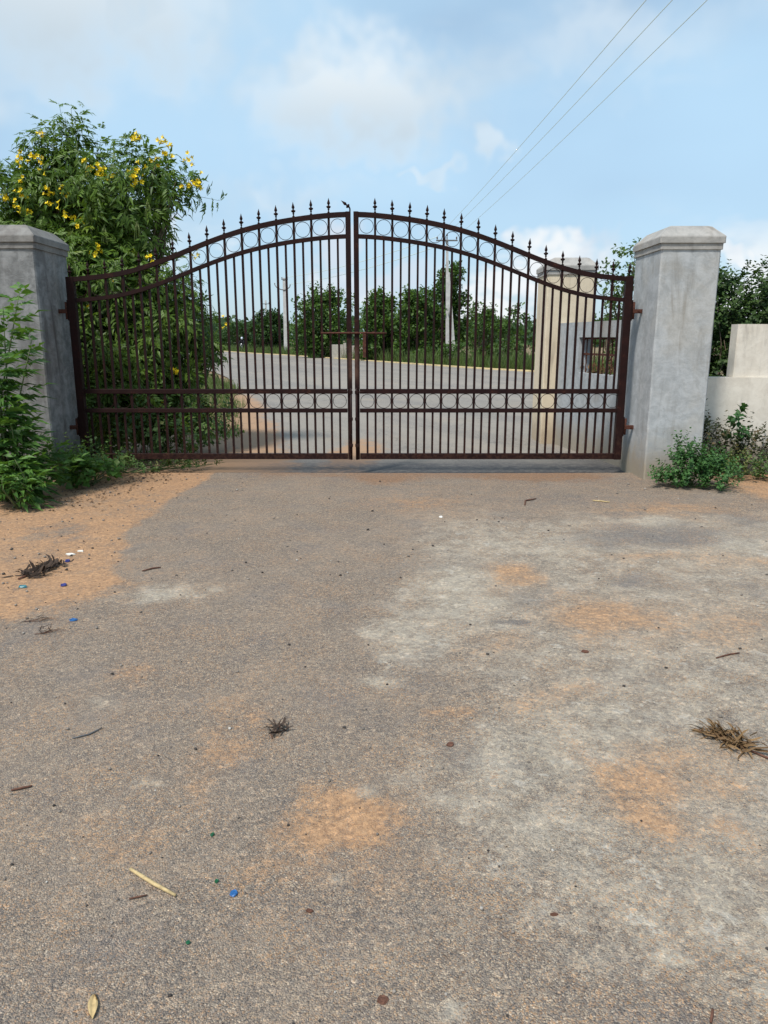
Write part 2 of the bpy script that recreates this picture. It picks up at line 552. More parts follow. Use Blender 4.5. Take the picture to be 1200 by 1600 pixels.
M['dark_dry'] = leaf_mat('blackened_leaf', (.025, .016, .011), (.075, .05, .035), .05, .85)
M['litter_leaf'] = leaf_mat('litter_leaf', (.045, .026, .016), (.20, .125, .07), .1, .85)
M['bark'] = plain('bark', (.13, .10, .07), .9, 0, .2, .4, 25, .8)
M['stem'] = plain('green_stem', (.10, .13, .05), .7, 0, .3, .3, 30, .3)
M['petal'] = plain('yellow_petal', (.92, .68, .02), .55, 0, .3, .15, 30, .1)
M['pod'] = plain('green_pod', (.17, .22, .06), .6, 0, .3, .3, 30, .1)
M['pole'] = plain('spun_concrete_pole', (.48, .47, .45), .8, 0, .3, .2, 4, .3)
M['wire'] = plain('aluminium_wire', (.62, .72, .66), .6, 0., .5, .1, 2, 0)
M['porcelain'] = plain('brown_porcelain', (.10, .05, .03), .25, 0, .5, .2, 20, 0)
M['galv'] = plain('galvanised_steel', (.16, .16, .16), .55, .5, .5, .2, 15, .1)
M['stone_panel'] = plaster('precast_panel', (.40, .37, .32), (.30, .28, .24), (.46, .43, .38), (.20, .18, .15))
M['blue_plastic'] = plain('blue_plastic', (.02, .11, .30), .35, 0, .5, .2, 60, .2)
M['navy_plastic'] = plain('navy_plastic', (.03, .035, .17), .35, 0, .5, .2, 60, .2)
M['green_plastic'] = plain('teal_plastic', (.03, .17, .20), .35, 0, .5, .2, 60, .2)
M['green_glass'] = plain('green_chip', (.01, .10, .04), .25, 0, .5, .2, 60, .2)
M['white_flake'] = plain('white_shell', (.70, .67, .60), .6, 0, .4, .1, 60, .2)
M['straw'] = plain('dry_straw', (.48, .36, .18), .75, 0, .3, .3, 60, .4)
M['brown_scrap'] = plain('brown_dry_scrap', (.12, .055, .035), .75, 0, .3, .4, 60, .5)
M['stone'] = leaf_mat('loose_stone', (.035, .03, .028), (.30, .26, .22), 0., .85, (.50, .47, .42))
M['black_cloth'] = plain('black_cloth', (.02, .02, .024), .9, 0, .2, .3, 30, .3)
M['black_rubber'] = plain('black_rubber', (.018, .018, .018), .8, 0, .3, .2, 30, .2)
M['bike_paint'] = plain('black_bike_paint', (.015, .015, .02), .25, .2, .5, .1, 10, 0)
M['helmet'] = plain('pale_helmet', (.62, .68, .76), .25, 0, .5, .05, 10, 0)
M['skin'] = plain('skin', (.25, .14, .09), .6, 0, .3, .1, 20, .1)
M['chrome'] = plain('chrome', (.5, .5, .5), .25, .9, .5, .1, 10, 0)

# ------------------------------------------------------------------ ground, forecourt and road
g = MB()
g.add([(-1500, -400, -.075), (1500, -400, -.075), (1500, 2200, -.075), (-1500, 2200, -.075)], [(0, 1, 2, 3)])
o = g.build('ground', M['soil']); o['kind'] = 'structure'

SOIL = [(-0.12, 2.01, 0.19, 0.245, 1), (-0.68, 2.67, 0.15, 0.405, 0.55), (-1.12, 3.13, 0.13, 0.165, 0.5), (0.21, 2.83, 0.15, 0.08, 0.7), (1.04, 2.25, 0.26, 0.225, 0.8), (1.24, 3.89, 0.42, 0.39, 0.8), (1.81, 3.74, 0.31, 0.365, 0.5), (0.79, 4.63, 0.33, 0.295, 0.8), (0.36, 6.73, 0.53, 0.605, 0.5), (2.62, 6.47, 0.8, 0.35, 0.6), (1.86, 5.07, 0.4, 0.195, 0.5), (-2.08, 4.43, 0.44, 0.57, 0.8), (-0.25, 1.68, 0.2, 0.11, 0.35), (0.03, 1.72, 0.18, 0.14, 0.35), (-0.72, 1.98, 0.17, 0.12, 0.35), (2.42, 4.91, 0.35, 0.24, 0.5), (0.76, 2.88, 0.24, 0.23, 0.4), (0.51, 3.49, 0.2, 0.165, 0.4)]
CEM = [(-1.44, 4.23, 0.33, 0.275, 0.9), (0.35, 4.26, 0.42, 0.83, 1), (0.13, 3.57, 0.2, 0.255, 0.7), (1.11, 5.41, 0.86, 0.73, 0.8), (1.11, 3.33, 0.43, 0.45, 0.7), (2.35, 5.07, 0.68, 0.815, 0.8), (0.99, 2.62, 0.5, 0.39, 0.75), (0.37, 2.44, 0.35, 0.3, 0.65), (0.6, 2.04, 0.36, 0.285, 0.7), (1.0, 1.95, 0.23, 0.2, 0.8), (0.21, 2.14, 0.14, 0.135, 0.6), (-0.06, 2.24, 0.04, 0.05, 1.3), (1.35, 3.05, 0.06, 0.06, 1.2), (1.19, 3.03, 0.04, 0.055, 1), (0.7, 1.54, 0.07, 0.035, 1.0), (0.71, 1.68, 0.08, 0.09, 0.75), (0.9, 1.47, 0.02, 0.035, 1.2), (0.16, 1.4, 0.03, 0.03, 1.1), (-0.12, 1.81, 0.03, 0.035, 0.8), (-0.07, 3.66, 0.08, 0.07, 0.8), (0.0, 3.13, 0.12, 0.13, 0.8), (0.26, 2.08, 0.04, 0.05, 0.9), (2.18, 6.0, 0.42, 0.265, 0.9), (1.08, 4.09, 0.09, 0.075, 1.1), (1.68, 3.84, 0.21, 0.175, 0.9), (2.74, 5.41, 0.34, 0.255, 1.0), (-0.84, 2.32, 0.08, 0.04, 0.6), (-1.22, 2.83, 0.08, 0.055, 0.5), (0.71, 2.49, 0.14, 0.09, 0.9), (0.92, 1.72, 0.1, 0.095, 0.8)]
DARK = [(2.05, 5.63, 0.75, 0.33, 0.9), (3.03, 6.11, 0.32, 0.32, 0.7), (1.72, 7.02, 0.8, 0.355, 0.5), (0.65, 3.84, 0.12, 0.055, 1.0), (1.73, 4.47, 0.29, 0.15, 0.8), (0.84, 4.2, 0.26, 0.155, 0.5), (0.18, 4.91, 0.26, 0.21, 0.5), (2.26, 4.31, 0.16, 0.14, 0.6), (-2.7, 5.75, 0.38, 0.24, 0.7), (1.98, 3.74, 0.11, 0.09, 0.5), (0.56, 4.84, 0.18, 0.09, 0.5), (0.12, 3.13, 0.11, 0.195, 0.5), (0.91, 2.94, 0.16, 0.06, 0.3)]
SOILPOLY = [(-1.72, 9.7), (-1.91, 8.1), (-1.97, 7.39), (-1.93, 6.47), (-1.98, 5.75), (-1.86, 5.1), (-1.63, 4.56), (-1.73, 4.26), (-1.89, 4.12), (-2.01, 3.93), (-2.06, 3.76), (-2.45, 3.45), (-7, 3.0), (-9, 9.7)]


def inside_dist(px, py, poly):
    """signed distance to a polygon, positive inside"""
    dmin = np.full(px.shape, 1e9); ins = np.zeros(px.shape, bool)
    n = len(poly)
    for i in range(n):
        (x0, y0), (x1, y1) = poly[i], poly[(i + 1) % n]
        ex, ey = x1 - x0, y1 - y0
        tt = np.clip(((px - x0) * ex + (py - y0) * ey) / (ex * ex + ey * ey), 0, 1)
        dmin = np.minimum(dmin, np.hypot(px - x0 - tt * ex, py - y0 - tt * ey))
        c_ = ((y0 > py) != (y1 > py)) & (px < (x1 - x0) * (py - y0) / (y1 - y0 + 1e-12) + x0)
        ins ^= c_
    return np.where(ins, dmin, -dmin)


def ground_height(x, y):
    return .012 * (fbm(x * .6 + 9, y * .6 + 9, 50, 4) - .5)


ys = np.concatenate([np.arange(-1.2, .6, .15), np.arange(.6, 4.2, .022), np.arange(4.2, 8.47, .04), [8.47]])
xs = np.concatenate([np.arange(-9, -4, .2), np.arange(-4, -2.2, .04), np.arange(-2.2, 2.2, .024), np.arange(2.2, 4.6, .04), np.arange(4.6, 9.01, .2)])
GX, GY = np.meshgrid(xs, ys)
wxn = GX + .75 * (fbm(GX * 1.5, GY * 1.5, 3) - .5) + .25 * (fbm(GX * 6, GY * 6, 8) - .5)
wyn = GY + .75 * (fbm(GX * 1.5 + 40, GY * 1.5, 5) - .5) + .25 * (fbm(GX * 6 + 20, GY * 6, 9) - .5)


def blobs2(lst):
    out = np.zeros(GX.shape)
    for (cx, cy, rx, ry, s) in lst:
        small = min(1.0, rx / .25)
        ux = GX + (wxn - GX) * small; uy = GY + (wyn - GY) * small
        dd = np.hypot((ux - cx) / rx, (uy - cy) / ry)
        out = 1 - (1 - out) * (1 - np.clip(s, 0, 1.25) * (1 - sstep(.1, 1.55, dd)))
    return out


soil_a = blobs2(SOIL)
sdp = inside_dist(GX + .35 * (wxn - GX), GY + .35 * (wyn - GY), SOILPOLY)
soil_a = np.maximum(soil_a, 1.1 * sstep(-.03, .10, sdp) * (.62 + .9 * np.clip(fbm(GX * 1.1, GY * 2.2, 21) - .25, 0, 1)))
soil_a = np.maximum(soil_a, .9 * sstep(3.3, 3.9, GX + .3 * (wxn - GX)) * sstep(6.4, 7.3, GY))
cem_a = blobs2(CEM)
cem_a = np.maximum(cem_a, .58 * sstep(-.2, .8, wxn) * sstep(6.9, 5.9, wyn) * sstep(1.0, 1.7, wyn))
dark_a = blobs2(DARK)
soil_a = soil_a * (1 - .8 * np.clip(blobs2([DARK[8]]), 0, 1))
rust_a = .95 * sstep(7.55, 8.40, wyn) * sstep(-1.9, -1.2, GX) * sstep(2.9, 2.3, GX) * (.45 + .8 * fbm(GX * 1.6, GY * .8, 33))
GZ = ground_height(GX, GY) + .004 * (fbm(GX * 7, GY * 7, 60, 4) - .5) + .003 * np.clip(cem_a, 0, 1)
ny, nx = GX.shape
idx = np.arange(nx * ny).reshape(ny, nx)
Fq = np.stack([idx[:-1, :-1], idx[:-1, 1:], idx[1:, 1:], idx[1:, :-1]], -1).reshape(-1, 4)
me = np_mesh('driveway', np.stack([GX, GY, GZ], -1).reshape(-1, 3), Fq, M['paving'],
             attrs={'soil': soil_a.ravel(), 'cement': cem_a.ravel(), 'dark': dark_a.ravel(), 'rusty': rust_a.ravel()}, smooth=True)
drive = link('driveway', me); drive['kind'] = 'structure'
lip = MB()
lip.box((-9, 8.445, -.12), (9, 8.468, -.012))
o = lip.build('paving_edge', M['paving'], drive)

# the road that sweeps past behind the gate
FAR = [(-62, 185), (-40, 142), (-22.2, 101.8), (-14.2, 83.2), (-9.7, 74.7), (-3, 59), (1.6, 48), (5.2, 39.7), (7.1, 36.5), (10, 31), (14, 23.5), (19, 15), (24, 8.47)]
NEAR = [(-90, 185), (-58, 142), (-42, 101.8), (-32, 83.2), (-27, 74.7), (-18, 59), (-13, 48), (-9.5, 39.7), (-8.2, 36.5), (-6.4, 31), (-4.6, 23.5), (-3.6, 15), (-4.6, 8.47)]
rx_, ry_ = [], []
NS, NC = 160, 110
fy = np.array([p[1] for p in FAR])[::-1]; fx = np.array([p[0] for p in FAR])[::-1]; nxr = np.array([p[0] for p in NEAR])[::-1]
yy = 8.47 + (185 - 8.47) * (np.linspace(0, 1, NS) ** 2.8)
xa = np.interp(yy, fy, nxr); xb = np.interp(yy, fy, fx)
u = np.linspace(0, 1, NC)
RX = xa[:, None] * (1 - u) + xb[:, None] * u; RY = np.repeat(yy[:, None], NC, 1)
rs = 1.0 * sstep(.75, .0, np.abs(RX - (-.45 + .06 * (RY - 9)))) * sstep(13.5, 10.2, RY) * (.45 + fbm(RX * 1.5, RY, 71))
xs_ = np.interp(yy, [8.47, 15, 23.5, 40], [-1.5, -2.9, -4.6, -9.5])[:, None]
rs = np.maximum(rs, 1.1 * sstep(1.2, -.1, RX - xs_ + .5 * (fbm(RX, RY, 72) - .5)) * sstep(26, 18, RY))
idx = np.arange(NS * NC).reshape(NS, NC)
Fq = np.stack([idx[:-1, :-1], idx[:-1, 1:], idx[1:, 1:], idx[1:, :-1]], -1).reshape(-1, 4)
gate_shadow_tint = 1.0 * sstep(9.75, 9.1, RY + .5 * (fbm(RX * 2, RY * 2, 81) - .5)) * sstep(-2.0, -.8, RX)  # shadow of the gate bars and rail, painted into the road colour
me = np_mesh('road', np.stack([RX, RY, np.full(RX.shape, -.03)], -1).reshape(-1, 3), Fq, M['road'], attrs={'soil': rs.ravel(), 'dark': gate_shadow_tint.ravel()})
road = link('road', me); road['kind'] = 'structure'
# low painted kerb along the far side
k = MB(); pts = [Vector((x, y, 0)) for x, y in FAR[1:]]
fine_pts = []
for i in range(len(pts) - 1):
    for s in np.linspace(0, 1, 8, endpoint=False): fine_pts.append(pts[i].lerp(pts[i + 1], s))
fine_pts.append(pts[-1])
rings = []
for i, p in enumerate(fine_pts):
    tdir = (fine_pts[min(i + 1, len(fine_pts) - 1)] - fine_pts[max(i - 1, 0)]).normalized()
    s = Vector((-tdir.y, tdir.x, 0))
    rings.append([p + s * -.0 + Vector((0, 0, -.07)), p + Vector((0, 0, .03)), p + s * .22 + Vector((0, 0, .04)), p + s * .45 + Vector((0, 0, -.07))])
k.loft(rings)
o = k.build('kerb', M['shoulder']); o['kind'] = 'structure'

# ------------------------------------------------------------------ the gate
GY0 = 8.5                                     # front plane of the two leaves
GC = -.3425
_pr = np.array([(-.267, 2.828), (-.096, 2.821), (.089, 2.802), (.281, 2.775), (.467, 2.748), (.66, 2.710), (.851, 2.664), (1.034, 2.608), (1.229, 2.546), (1.409, 2.474), (1.592, 2.4), (1.778, 2.339), (1.965, 2.279), (2.138, 2.235), (2.327, 2.199), (2.502, 2.179), (2.673, 2.166)])
_co = np.polyfit(np.abs(_pr[:, 0] - GC) / 3.07, _pr[:, 1], 6)


def top_z(x):
    return float(np.polyval(_co, min(abs(x - GC), 3.07) / 3.07))


BAR = .024
BACKY = .045


def sweep_rail(x0, x1, drop, hgt, y0, y1, ox):
    mb = MB(); rings = []
    for x in np.linspace(x0, x1, 40):
        z = top_z(x) - drop
        rings.append([(x - ox, y0, z - hgt), (x - ox, y1, z - hgt), (x - ox, y1, z), (x - ox, y0, z)])
    mb.loft(rings)
    return mb


sp_prof = [(.0065, -.004), (.0065, .016), (.011, .020), (.011, .027), (.007, .032), (.018, .041), (.0255, .050), (.0235, .056), (.012, .062), (.0075, .068), (.0085, .073), (.0155, .082), (.0165, .090), (.0125, .103), (.006, .122), (.0008, .142)]
spm = MB(); spm.lathe(sp_prof, 9); SPEAR = spm.mesh('spearhead', M['gate'], True)


def ring_mesh(name, r, wr):
    V = []; F = []
    n, k_ = 28, 5
    for i in range(n):
        a = 2 * math.pi * i / n
        for j in range(k_):
            q = 2 * math.pi * j / k_
            rr = r + wr * math.cos(q)
            V.append((rr * math.cos(a), wr * 1.6 * math.sin(q), rr * math.sin(a)))
    for i in range(n):
        for j in range(k_):
            F.append((i * k_ + j, i * k_ + (j + 1) % k_, ((i + 1) % n) * k_ + (j + 1) % k_, ((i + 1) % n) * k_ + j))
    m_ = bpy.data.meshes.new(name); m_.from_pydata(V, [], F); m_.materials.append(M['gate']); m_.update()
    return m_


RING_TOP = ring_mesh('ring', .079, .0034)
RING_LOW = ring_mesh('ring', .0795, .0034)


def gate_leaf(label, xin0, xin1, xhg0, xhg1, firstbar, step):
    """xin: the meeting stile's two edges, xhg: the hinge stile's two edges"""
    sgn = 1 if xhg0 > xin0 else -1
    ox = xhg1 if sgn > 0 else xhg0
    leaf = empty('gate_leaf', (ox, GY0, 0), label, 'gate')

    def add(mb, name, mat='gate', parent=leaf): return mb.build(name, M[mat], parent)

    mb = MB(); mb.box((xhg0 - ox, -.012, .150), (xhg1 - ox, .062, top_z(xhg0) + .004), .004); add(mb, 'hinge_stile')
    mb = MB(); mb.box((xin0 - ox, -.006, .95), (xin1 - ox, .05, top_z(xin0) + .004), .003); add(mb, 'meeting_stile')
    mb = MB(); mb.box((xin0 + .004 - ox, -.003, .150), (xin1 - .004 - ox, .048, .947), .003); add(mb, 'meeting_stile')
    a, e = (xin1, xhg0) if sgn > 0 else (xhg1, xin0)
    add(sweep_rail(a, e, 0, .050, -.004, .046, ox), 'top_rail')
    add(sweep_rail(a, e, .226, .042, -.002, .044, ox), 'arched_rail')
    for z0, z1, nm in ((.900, .952, 'middle_rail'), (.688, .733, 'lower_rail'), (.154, .219, 'bottom_rail')):
        mb = MB(); mb.box((a - ox, -.004, z0), (e - ox, .046, z1), .003); add(mb, nm)
    bars = [firstbar + sgn * step * i for i in range(15)]
    for x in bars:
        mb = MB(); h = BAR / 2; zt = top_z(x)
        wob = random.uniform(-.0015, .0015)
        # a bar stands in three lengths: through the two arched rails, the ring band and the foot
        mb.box((x - h - ox, .0095 + wob, .2185), (x + h - ox, .0335 + wob, zt + .012))
        bo = add(mb, 'bar')
        bo.rotation_euler = (0, 0, 0)
        s_ = link('spearhead', SPEAR, bo, (x - ox, .0215, zt + .012))
        s_.rotation_euler = (random.uniform(-.03, .03), random.uniform(-.04, .04), random.uniform(0, 3))
    # spear on the hinge stile
    link('spearhead', SPEAR, leaf, ((xhg0 + xhg1) / 2 - ox, .022, top_z(xhg0) + .006))
    posts = [(xin0 + xin1) / 2] + bars + [(xhg0 + xhg1) / 2]
    for i in range(16):
        x = (posts[i] + posts[i + 1]) / 2
        if i == 0: x = (bars[0] - sgn * step * .5)
        h = BAR / 2 - .001
        mb = MB(); mb.box((x - h - ox, .011, .9525), (x + h - ox, .033, top_z(x) - .262)); add(mb, 'short_bar')
        mb = MB(); mb.box((x - h - ox, .011, .2195), (x + h - ox, .033, .6875)); add(mb, 'short_bar')
        gap = abs(posts[i + 1] - posts[i])
        slope = (top_z(posts[i + 1]) - top_z(posts[i])) / (posts[i + 1] - posts[i])
        ro = link('ring', RING_TOP, leaf, (x - ox, .0215, top_z(x) - .138))
        sc_ = 1.0 / math.sqrt(1 + slope * slope) ** .9
        if i in (0, 15): sc_ *= .93
        ro.scale = (sc_, 1, sc_)
        ro = link('ring', RING_LOW, leaf, (x - ox, .0215, .8165))
        if i in (0, 15): ro.scale = (.94, 1, .94)
    return leaf, ox, sgn


leafL, oxL, _ = gate_leaf('left leaf of brown iron gate, bent spearhead atop its meeting stile', -.4146, -.3590, -3.475, -3.392, -.595, .1885)
leafR, oxR, _ = gate_leaf('right leaf of brown iron gate, hung beside clean grey pillar', -.3280, -.2735, 2.642, 2.725, -.096, .1856)

# bent spear at the meeting stile of the left leaf
mb = MB(); mb.tube([(0, 0, 0), (0, 0, .03), (-.008, 0, .05)], .008, 8); mb.lathe(sp_prof[4:], 9, (0, 0, 0))
vv = []
for p in mb.v[24:]:
    x, y, z = p; z -= .03
    a = R(-52); vv.append((x * math.cos(a) + z * math.sin(a) - .006, y, -x * math.sin(a) + z * math.cos(a) + .045))
mb.v[24:] = vv
mb.build('bent_spearhead', M['gate'], leafL, True, (-.366 - oxL, .022, top_z(-.37) + .003))

# slide bolt with its rod, sleeves and lock plate
mb = MB(); mb.tube([(-.70 - oxL, -.022, 1.566), (-.52 - oxL, -.022, 1.567), (-.30 - oxL, -.022, 1.567), (.03 - oxL, -.022, 1.565)], .0095, 8)
o = mb.build('slide_bolt', M['rust'], leafL, True)
for x in (-.387, -.30, -.21, -.115):
    if x < -.34:
        mb = MB(); mb.tube([(x - .018 - oxL, -.022, 1.567), (x + .018 - oxL, -.022, 1.567)], .0135, 8); mb.build('bolt_sleeve', M['rust'], leafL, True)
    else:
        mb = MB(); mb.tube([(x - .016 - oxR, -.022, 1.567), (x + .016 - oxR, -.022, 1.567)], .0135, 8); mb.build('bolt_sleeve', M['rust'], leafR, True)
mb = MB(); mb.box((-.235 - oxL, -.030, 1.30), (-.199 - oxL, -.022, 1.565), .002); mb.build('bolt_handle', M['rust'], leafL)
# drop bolts at the foot of the meeting stiles
for leaf, ox, x, s in ((leafL, oxL, -.3735, -1), (leafR, oxR, -.3085, 1)):
    mb = MB(); mb.tube([(x - ox, -.021, .152), (x - ox, -.021, .965)], .013, 8); bo = mb.build('drop_bolt', M['gate'], leaf, True)
    mb = MB(); mb.tube([(x - ox, -.028, .922), (x + s * .115 - ox, -.028, .918)], .0075, 6); mb.build('bolt_handle', M['gate'], bo, True)
    for z in (.30, .60, .90):
        mb = MB(); mb.box((x - .02 - ox, -.037, z), (x + .02 - ox, -.0065, z + .035), .002); mb.build('bolt_guide', M['gate'], leaf)
# hinges
for leaf, ox, s in ((leafL, oxL, -1), (leafR, oxR, 1)):
    for z in (1.80, .52):
        mb = MB(); mb.box((min(0, s * .012) , -.005, z - .10), (max(0, s * .012), .058, z + .12), .002); hp = mb.build('hinge_plate', M['gate'], leaf)
        mb = MB(); mb.tube([(s * .028, .02, z - .085), (s * .028, .02, z + .10)], .016, 10); mb.build('hinge_barrel', M['rust'], hp, True)
        mb = MB(); mb.box((min(s * .02, s * .15), -.004, z - .022), (max(s * .02, s * .15), .044, z + .022), .003); mb.build('hinge_strap', M['rust'], hp)
        mb = MB(); mb.tube([(s * .085, -.012, z + .001), (s * .085, .052, z + .001)], .011, 6); mb.build('hinge_bolt', M['rust'], hp)

# ------------------------------------------------------------------ pillars
def rough_block(x0, x1, y0, y1, z0, z1, seed, amp=.006, cell=.07, bev=.015):
    """a plastered block whose faces and arrises are slightly uneven"""
    mb = MB(); nxb = max(2, int((x1 - x0) / cell)); nyb = max(2, int((y1 - y0) / cell)); nzb = max(2, int((z1 - z0) / cell))
    rings = []
    pr = [(x0 + bev + (x1 - x0 - 2 * bev) * i / nxb, y0, 0, -1) for i in range(nxb + 1)] + [(x1, y0 + bev + (y1 - y0 - 2 * bev) * i / nyb, 1, 0) for i in range(nyb + 1)]
    pr += [(x1 - bev - (x1 - x0 - 2 * bev) * i / nxb, y1, 0, 1) for i in range(nxb + 1)] + [(x0, y1 - bev - (y1 - y0 - 2 * bev) * i / nyb, -1, 0) for i in range(nyb + 1)]
    A = np.array(pr)
    for kz in range(nzb + 1):
        z = z0 + (z1 - z0) * kz / nzb
        s = A[:, 0] * 3 + A[:, 1] * 5
        off = amp * 2 * (fbm(s * 1.1 + seed, np.full(len(A), z * 2.2 + seed), 90 + seed, 4) - .5)
        rings.append([(a[0] + a[2] * o_, a[1] + a[3] * o_, z) for a, o_ in zip(A, off)])
    mb.loft(rings)
    return mb


def hip_cap(x0, x1, y0, y1, zt, inset, rise):
    mb = MB(); e = .012
    mb.loft([[(x0, y0, zt), (x1, y0, zt), (x1, y1, zt), (x0, y1, zt)],
             [(x0 + e * .3, y0 + e * .3, zt + e), (x1 - e * .3, y0 + e * .3, zt + e), (x1 - e * .3, y1 - e * .3, zt + e), (x0 + e * .3, y1 - e * .3, zt + e)],
             [(x0 + inset - .02, y0 + inset - .02, zt + rise - .012), (x1 - inset + .02, y0 + inset - .02, zt + rise - .012), (x1 - inset + .02, y1 - inset + .02, zt + rise - .012), (x0 + inset - .02, y1 - inset + .02, zt + rise - .012)],
             [(x0 + inset + .01, y0 + inset + .01, zt + rise), (x1 - inset - .01, y0 + inset + .01, zt + rise), (x1 - inset - .01, y1 - inset - .01, zt + rise), (x0 + inset + .01, y1 - inset - .01, zt + rise)]])
    return mb


def pillar(label, x0, x1, y0, y1, h, mat, seed, hip=.13, rise=.125, cap='cap'):
    p = empty('gate_pillar', ((x0 + x1) / 2, (y0 + y1) / 2, 0), label, 'pillar')
    cx, cy = (x0 + x1) / 2, (y0 + y1) / 2
    x0 -= cx; x1 -= cx; y0 -= cy; y1 -= cy
    rough_block(x0, x1, y0, y1, -.15, h, seed).build('shaft', M[mat], p, 'sharp')
    rough_block(x0 - .014, x1 + .014, y0 - .014, y1 + .014, h, h + .062, seed + 1, .004, .07, .012).build('cap_moulding', M[cap], p, 'sharp')
    rough_block(x0 - .030, x1 + .030, y0 - .030, y1 + .030, h + .062, h + .118, seed + 2, .004, .07, .012).build('cap_moulding', M[cap], p, 'sharp')
    hip_cap(x0 - .028, x1 + .028, y0 - .028, y1 + .028, h + .118, hip, rise).build('cap_top', M[cap], p)
    return p


pillar('clean grey cement gate pillar at the right of the gate', 2.845, 3.455, 8.04, 8.86, 2.395, 'pillar', 3)
pillar('blackened cement gate pillar behind leafy shoots at the left', -4.20, -3.585, 8.04, 8.86, 2.405, 'pillar_old', 13, cap='cap_old')
pillar('cream painted pillar behind the right gate leaf', 2.345, 3.03, 11.15, 11.85, 2.40, 'cream', 23)

# ------------------------------------------------------------------ wing wall with barred opening, joining the cream pillar and the gate pillar
wy0, wy1 = 8.862, 11.148
wing = empty('wing_wall', (2.545, 11.148, 0), 'grey wing wall with rusty barred opening between the pillars', 'wall')
wdir = Vector((2.92 - 2.545, wy0 - wy1, 0)); wlen = wdir.length; wdir.normalize()
wing.rotation_euler = (0, 0, math.atan2(wdir.y, wdir.x))
o0, o1, oz0, oz1, WH, TH = .72, 1.87, 1.055, 1.525, 1.725, .18
for nm, a, e in (('masonry', (0, 0, -.12), (o0, TH, WH)), ('masonry', (o1, 0, -.12), (wlen, TH, WH)), ('masonry', (o0, 0, -.12), (o1, TH, oz0)), ('lintel', (o0, 0, oz1), (o1, TH, WH))):
    mb = MB(); mb.box(a, e); mb.build(nm, M['wing'], wing)
FR = .09
mb = MB(); mb.box((o0 + .002, FR - .012, oz0 + .235), (o1 - .002, FR + .012, oz0 + .262)); mb.build('grille_rail', M['rust'], wing)
mb = MB(); mb.box((o0 + .002, FR - .012, oz1 - .028), (o1 - .002, FR + .012, oz1 - .003)); mb.build('grille_rail', M['rust'], wing)
for i in range(9):
    x = o0 + .07 + i * (o1 - o0 - .14) / 8
    mb = MB(); mb.tube([(x, FR - .002, oz0 - .01), (x + random.uniform(-.012, .012), FR, oz1 - .02)], .009, 6); mb.build('grille_bar', M['rust'], wing)
# fringe of dry creeper hanging in the opening
acc = acc_new()
LEAF1 = (np.array([(0, 0, 0), (-.5, .45, .10), (0, .45, -.03), (.5, .45, .10), (0, 1, -.08)], float), np.array([(0, 2, 1), (0, 3, 2), (1, 2, 4), (2, 3, 4)]))
n = 90
pos = np.stack([rng.uniform(o0 + .02, o1 - .02, n), rng.uniform(.06, .12, n), rng.uniform(oz0 - .02, oz0 + .17, n)], -1)
dirs = np.stack([rng.normal(0, .3, n), rng.normal(0, .2, n), rng.normal(-.5, .6, n)], -1)
stamp((LEAF1[0] * np.array([.35, 1, 1]), LEAF1[1]), pos, frames(dirs, rng.normal(0, 1, (n, 3))), rng.uniform(.05, .14, n), rng.random(n), acc)
cr = link('dry_creeper', acc_mesh('dry_creeper', acc, M['straw_leaf']))
cr.matrix_world = Matrix.Translation(wing.location) @ Matrix.Rotation(wing.rotation_euler[2], 4, 'Z')
tag(cr, 'dry straw coloured creeper caught in the barred wall opening', 'creeper')

# ------------------------------------------------------------------ white boundary wall on the right
bw = empty('boundary_wall', (5.6, 8.72, 0), 'stepped whitewashed boundary wall right of the clean grey pillar', 'wall')
rough_block(-2.143, 3.4, -.12, .12, -.15, 1.075, 31, .006, .12).build('lower_course', M['white_wall'], bw, 'sharp')
rough_block(-1.62, 3.4, -.095, .095, 1.076, 1.665, 33, .006, .12).build('upper_course', M['white_wall'], bw, 'sharp')

# ------------------------------------------------------------------ leaves
def leaflet(l, wdt, droop, base, ang, tilt):
    """one lance-shaped leaflet (5 verts, 4 tris) starting at base"""
    ca, sa = math.cos(ang), math.sin(ang)
    V = []
    for x, y, z in [(0, 0, 0), (-wdt / 2, l * .42, wdt * .22), (0, l * .45, -wdt * .08), (wdt / 2, l * .42, wdt * .22), (0, l, -droop * l)]:
        z2 = z - tilt * y * .6
        V.append((base[0] + x * ca + y * sa, base[1] - x * sa + y * ca, base[2] + z2))
    return V


LF = [(0, 2, 1), (0, 3, 2), (1, 2, 4), (2, 3, 4)]


def compound(seed, L=.20, pairs=3, ll=.095, lw=.034):
    r = random.Random(seed)
    V, F = [], []
    bend = r.uniform(.35, .8)
    def rach(s): return (0, L * s * (1 - .12 * bend * s), -L * bend * s * s * .7)
    # stalk as a thin triangle strip
    for s0, s1 in ((0, .5), (.5, 1)):
        a, e = rach(s0), rach(s1); k = len(V)
        V += [(a[0] - .0016, a[1], a[2]), (a[0] + .0016, a[1], a[2]), (e[0], e[1], e[2])]; F += [(k, k + 1, k + 2)]
    for i in range(pairs):
        s = .32 + .6 * i / pairs
        for sg in (-1, 1):
            k = len(V)
            V += leaflet(ll * r.uniform(.85, 1.1), lw * r.uniform(.85, 1.15), r.uniform(.1, .5), rach(s), sg * r.uniform(.75, 1.15), r.uniform(.0, .7) + bend * s)
            F += [tuple(q + k for q in f) for f in LF]
    k = len(V)
    V += leaflet(ll * 1.15, lw * 1.1, r.uniform(.1, .4), rach(1), r.uniform(-.2, .2), bend * 1.1)
    F += [tuple(q + k for q in f) for f in LF]
    return np.array(V, float), np.array(F)


